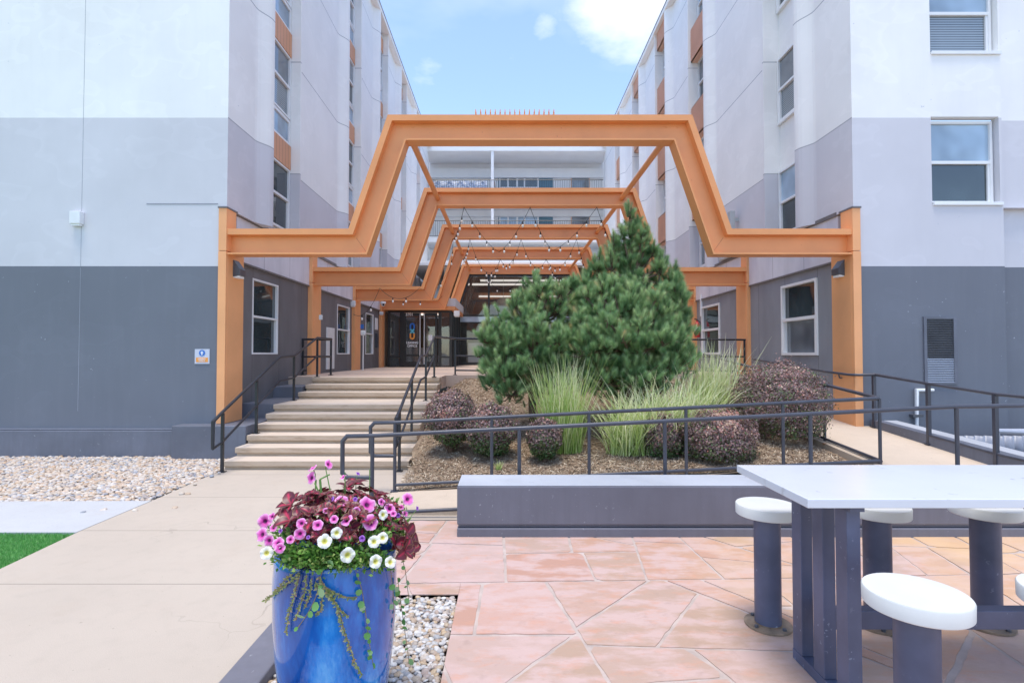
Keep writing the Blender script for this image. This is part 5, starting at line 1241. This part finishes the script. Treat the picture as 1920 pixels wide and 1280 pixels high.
def cole(p, nrm, n=8, size=.046):
    off = rg.uniform(-.04, .055)
    for k in range(n):
        a_ = k*2*PI/n*1.3+rg.uniform(-.3, .3); t1 = nrm.orthogonal().normalized(); t2 = nrm.cross(t1)
        o_ = t1*math.cos(a_)+t2*math.sin(a_)+nrm*rg.uniform(.1, .7); A_.append(lmat(o_, nrm, size*rg.uniform(.6, 1.2))); T_.append((p+nrm*off)[:])
cz = []
for i in range(125):
    px = rg.uniform(535, 745); py = rg.uniform(925, 1010)
    if (px-640)**2/112**2+(py-1000)**2/78**2 > 1: continue
    p, nn = hit(px, py); cole(p, (nn+Vector((0, -.1, .5))).normalized())
for i in range(70):      # back side of the mound
    a_ = rg.uniform(.1, PI-.1); e = rg.uniform(.2, 1.3); nn = Vector((math.cos(a_)*math.cos(e), math.sin(a_)*math.cos(e), math.sin(e))); p = Vector(MC)+Vector((nn.x*MR[0], nn.y*MR[1], nn.z*MR[2]))*.97; cole(p, nn)
for px, py in ((560, 965), (553, 985), (740, 1020), (750, 1005), (738, 1035), (745, 1030), (735, 955), (660, 920), (650, 928)):
    p, nn = hit(px, py); cole(p+nn*.02, (nn+Vector((0, -.2, .2))).normalized(), 6, .075)
cp = thing('coleus_plant', 'burgundy and crimson coleus filling the top of the blue planter', 'plant', (PCX, PCY, .76))
V, Fc = scatter(LV, LF, np.array(A_), np.array(T_)); tn = np.tile(LT, len(T_))*1.0+np.repeat(rs.uniform(-.12, .16, len(T_)), len(LT))*(1-np.tile(LT, len(T_)))
np_mesh('leaves', V, Fc, 'coleus', cp, smooth=True, attrs={'tint': np.clip(tn, 0, 1)})
# green filler foliage
M['green'] = leafmat('small_green_leaves', [(0, (.06, .17, .03)), (.4, (.15, .33, .06)), (.8, (.32, .52, .12)), (1, (.52, .58, .22))], .45, .35)
A_, T_, tt = [], [], []
gv = np.array([[0, 0, 0], [-.28, .45, .05], [0, 1, 0], [.28, .45, .05]]); gf = np.array([[0, 1, 2, 3]])
def fol(px, py, n, sp=14, out=.02, big=.026):
    for k in range(n):
        p, nn = hit(px+rg.gauss(0, sp), py+rg.gauss(0, sp*.6)); d = (nn+Vector((rg.gauss(0, .6), rg.gauss(0, .6), rg.gauss(.1, .6)))).normalized()
        A_.append(lmat(d, Vector((rg.gauss(0, 1), rg.gauss(0, 1), 1)), big*rg.uniform(.6, 1.4))); T_.append((p+nn*rg.uniform(-.05, out))[:]); tt.append(rg.random())
for px, py, n in ((545, 1045, 260), (575, 1050, 260), (610, 1050, 300), (640, 1050, 260), (590, 1035, 200), (670, 1048, 200), (620, 1030, 200), (695, 1040, 160), (530, 1025, 120), (700, 1000, 180), (720, 1000, 180), (735, 975, 120), (725, 950, 70), (640, 975, 60), (605, 940, 40), (650, 1015, 160), (710, 1055, 140), (740, 985, 100), (530, 1000, 90)): fol(px, py, n)
fb = thing('trailing_foliage', 'fine bright green foliage spilling over the planter rim', 'plant', (PCX, PCY, .76))
for k in range(900):     # far side as well
    a_ = rg.uniform(0, PI); e = rg.uniform(-.3, .5); nn = Vector((math.cos(a_)*math.cos(e), math.sin(a_)*math.cos(e), math.sin(e))); p = Vector(MC)+Vector((nn.x*MR[0], nn.y*MR[1], nn.z*MR[2])); A_.append(lmat(nn+Vector((rg.gauss(0, .5), rg.gauss(0, .5), .4)), (0, 0, 1), .028)); T_.append(p[:]); tt.append(rg.random())
V, Fc = scatter(gv, gf, np.array(A_), np.array(T_)); np_mesh('leaves', V, Fc, 'green', fb, attrs={'tint': np.repeat(np.array(tt), 4)})
# petunias
M['pet_pink'] = leafmat('petunia_pink', [(0, (.05, .0, .04)), (.22, (.16, .005, .10)), (.36, (.74, .06, .42)), (.75, (.92, .26, .62)), (1, (.95, .52, .80))], .5, .3, 'rad')
M['pet_white'] = leafmat('petunia_white', [(0, (.45, .42, .04)), (.28, (.66, .62, .14)), (.46, (.82, .83, .62)), (1, (.88, .88, .86))], .5, .25, 'rad')
M['pet_violet'] = leafmat('petunia_violet', [(0, (.03, .0, .08)), (.3, (.20, .03, .38)), (1, (.45, .18, .65))], .5, .3, 'rad')
def flower_mesh(seed):
    rg2 = random.Random(seed); V, Rr_, Fc = [], [], []; nr, ns = 6, 40
    V.append((0, 0, -.55)); Rr_.append(0)
    for i in range(1, nr+1):
        t = i/nr
        for j in range(ns):
            a_ = 2*PI*j/ns; lobe_ = 1+.11*t*math.sqrt(abs(math.cos(2.5*a_))); r_ = t**.9*lobe_*(1+rg2.uniform(-.01, .01))
            z = -.55*(1-t)**2.2+.12*t*t*math.sin(5*a_+seed)+.10*t*t*math.sin(3*a_+2*seed)+.05*t*t*math.sin(11*a_)-.16*t**3
            V.append((r_*math.cos(a_), r_*math.sin(a_), z)); Rr_.append(t)
    F3 = [(0, 1+j, 1+(j+1) % ns) for j in range(ns)]; F4 = [(1+i*ns+j, 1+(i+1)*ns+j, 1+(i+1)*ns+(j+1) % ns, 1+i*ns+(j+1) % ns) for i in range(nr-1) for j in range(ns)]
    return V, F3+F4, Rr_
def flowers(name, label, lst, mat, stem=True):
    r = thing(name, label, 'plant', (PCX, PCY, .76)); stm = MB()
    for k, (ox, oy, rad, *dirn) in enumerate(lst):
        px, py = 460+ox/3.048, 860+oy/3.048
        p, nn = hit(px, py); p = p+nn*.06; toc = (Vector((0, 0, H))-p).normalized()
        dv = (toc*.75+nn*.5+Vector((rg.gauss(0, .28), rg.gauss(0, .15), rg.gauss(0, .26)))).normalized()
        if dirn: dv = (toc*.25+Vector(dirn[0])).normalized()
        Vv, Ff, Rd = flower_mesh(k); s = rad/3.048*p.y/F*rg.uniform(.80, 1.08)
        me = bpy.data.meshes.new('flower'); x = dv.orthogonal().normalized(); y = dv.cross(x); mt = Matrix((x, y, dv)).transposed()
        me.from_pydata([(p+mt @ (Vector(v)*s))[:] for v in Vv], [], Ff); at_ = me.attributes.new('rad', 'FLOAT', 'POINT'); at_.data.foreach_set('value', Rd)
        me.materials.append(M[mat]); me.polygons.foreach_set('use_smooth', [True]*len(me.polygons)); link('flower', me, r)
        stm.tube([p-dv*s*.5, p-dv*s*1.2-Vector((0, 0, .01)), p-nn*.09-Vector((0, 0, .04)), Vector((PCX, PCY, .74))], [s*.12, s*.10, .003, .003], 5, False)
    stm.build('stems', 'greenstem', r); return r
M['greenstem'] = paint('green_stem', (.14, .28, .06), .6, .15, 10)
flowers('pink_petunia', 'pink petunias with dark throats around the front of the blue planter', [(548, 298, 36), (675, 312, 44), (688, 398, 46), (430, 412, 32), (345, 455, 35), (168, 392, 38), (158, 455, 36), (195, 485, 30), (240, 495, 34), (570, 388, 36, (-.4, -.3, .6)), (785, 330, 32), (883, 275, 34, (.5, -.4, .4)), (388, 172, 32, (-.6, -.5, .2)), (482, 95, 26, (.8, -.2, .5)), (395, 115, 24, (-.6, 0, .8)), (553, 168, 22, (-.5, -.1, .8)), (352, 405, 30), (250, 520, 26), (800, 355, 22), (215, 425, 24), (300, 480, 22), (620, 345, 20), (470, 345, 20), (510, 385, 22), (840, 320, 20), (860, 350, 18), (745, 300, 20), (205, 370, 20)], 'pet_pink')
flowers('violet_petunia', 'small violet petunia buds among the coleus', [(645, 475, 20), (495, 290, 17, (-.5, -.2, .5)), (615, 288, 14), (632, 148, 13, (.6, 0, .7)), (250, 440, 13), (930, 320, 14, (.8, 0, .3)), (822, 365, 13), (385, 470, 13)], 'pet_violet')
flowers('white_petunia', 'white petunias with yellow throats over the front rim of the planter', [(187, 540, 31), (465, 487, 37), (523, 450, 36), (577, 551, 38), (703, 488, 33), (745, 470, 35), (712, 577, 34), (782, 578, 32), (752, 362, 31)], 'pet_white')
# upright stalk with pink flowers and two dry spikes
q = MB(); a_ = hit(603, 935)[0]; b_ = at(600, 898, a_.y); q.tube([a_-Vector((0, 0, .1)), a_, b_], .006, 6); q.tube([b_, at(618, 889, a_.y)], .004, 5); q.tube([a_, at(590, 905, a_.y)], .004, 5)
for px, p1_ in ((647, 885), (693, 880)):
    c_ = hit(px, 935)[0]; q.tube([c_-Vector((0, 0, .08)), at(px, p1_, c_.y)], .0025, 5)
q.build('stalk', 'greenstem', fb)
A_, T_, tt = [], [], []
for k in range(90):
    t = k/90; p = a_.lerp(b_, t); A_.append(lmat((rg.gauss(0, 1), rg.gauss(0, 1), .8), (0, 0, 1), .022)); T_.append(p[:]); tt.append(.8)
# trailing vines on the pot
def potpt(px, py, off=.012):
    p, nn = hit(px, py, np.array([PCX, PCY, .5]), np.array([.302+off, .302+off, 50.0])); return p
def vine(name, label, paths, mat, leafsize, dens, round_=False, stemr=.0028, tint=(0, 1)):
    r = thing(name, label, 'vine', (PCX, PCY, .8)); m = MB(); A, T, tn = [], [], []
    for pts in paths:
        P_ = [potpt(x, y) for x, y in pts]; m.tube(P_, stemr, 5, False)
        for i in range(len(P_)-1):
            L = (P_[i+1]-P_[i]).length; n = max(1, int(L*dens))
            for k in range(n):
                p = P_[i].lerp(P_[i+1], (k+rg.random())/n); a0 = rg.uniform(0, 2*PI)
                d = Vector((math.cos(a0), -.45, math.sin(a0)*.8)); A.append(lmat(d, (rg.gauss(0, .4), -1, rg.gauss(0, .4)), leafsize*rg.uniform(.6, 1.3))); T.append((p+Vector((0, -.004, 0)))[:]); tn.append(rg.uniform(*tint))
    m.build('stems', 'vinestem', r)
    tv_, tf_ = (gv, gf)
    if round_:
        tv_ = np.array([[0, 0, 0], [-.42, .22, .06], [-.5, .6, .05], [-.2, .95, 0], [.2, .95, 0], [.5, .6, .05], [.42, .22, .06]]); tf_ = np.array([[0, 1, 2, 3, 4, 5, 6]])
    V, Fc = scatter(tv_, tf_, np.array(A), np.array(T)); np_mesh('leaves', V, Fc, mat, r, attrs={'tint': np.repeat(np.array(tn), len(tv_))})
M['vinestem'] = paint('vine_stem', (.26, .18, .09), .7, .2, 10)
M['bronze'] = leafmat('bronze_leaves', [(0, (.18, .24, .06)), (.5, (.38, .42, .15)), (.85, (.45, .40, .18)), (1, (.50, .28, .16))], .5, .3)
M['varieg'] = leafmat('round_leaves', [(0, (.12, .34, .06)), (.6, (.25, .50, .14)), (1, (.50, .66, .36))], .45, .35)
def ox(l): return [(460+x/3.048, 860+y/3.048) for x, y in l]
vine('bronze_creeper', 'bronze leafed creeper trailing down the middle of the blue pot', [ox([(420, 670), (455, 730), (505, 800), (545, 900), (565, 980), (600, 1080), (625, 1160), (665, 1230)]), ox([(455, 730), (520, 770), (580, 790), (640, 790)]), ox([(470, 760), (540, 860), (590, 900)]), ox([(400, 700), (440, 790), (430, 870), (405, 890)])], 'bronze', .016, 300)
vine('bronze_creeper', 'bronze leafed creeper trailing over the left side of the pot', [ox([(300, 650), (260, 700), (200, 740), (150, 780), (115, 805)]), ox([(310, 660), (280, 780), (245, 900), (235, 1000)]), ox([(350, 660), (340, 760), (305, 860), (290, 920)]), ox([(270, 660), (230, 690), (170, 760)]), ox([(380, 680), (370, 780), (340, 850)])], 'bronze', .014, 280)
vine('round_leaf_vine', 'thin vine with round green leaves down the front right of the pot', [ox([(635, 650), (665, 740), (685, 860), (700, 980), (715, 1090), (735, 1200)])], 'varieg', .026, 34, True, .0018)
vine('round_leaf_vine', 'thin vine with round leaves at the right edge of the pot', [ox([(830, 630), (845, 760), (850, 880)]), ox([(895, 560), (915, 640), (935, 800)]), ox([(870, 680), (900, 900), (935, 1150)])], 'varieg', .028, 26, True, .0018)
vine('round_leaf_vine', 'short vine with large round leaves below the rim on the left', [ox([(430, 690), (420, 750), (375, 850), (345, 900), (295, 970)]), ox([(470, 600), (440, 640), (420, 700)])], 'varieg', .034, 30, True, .002)
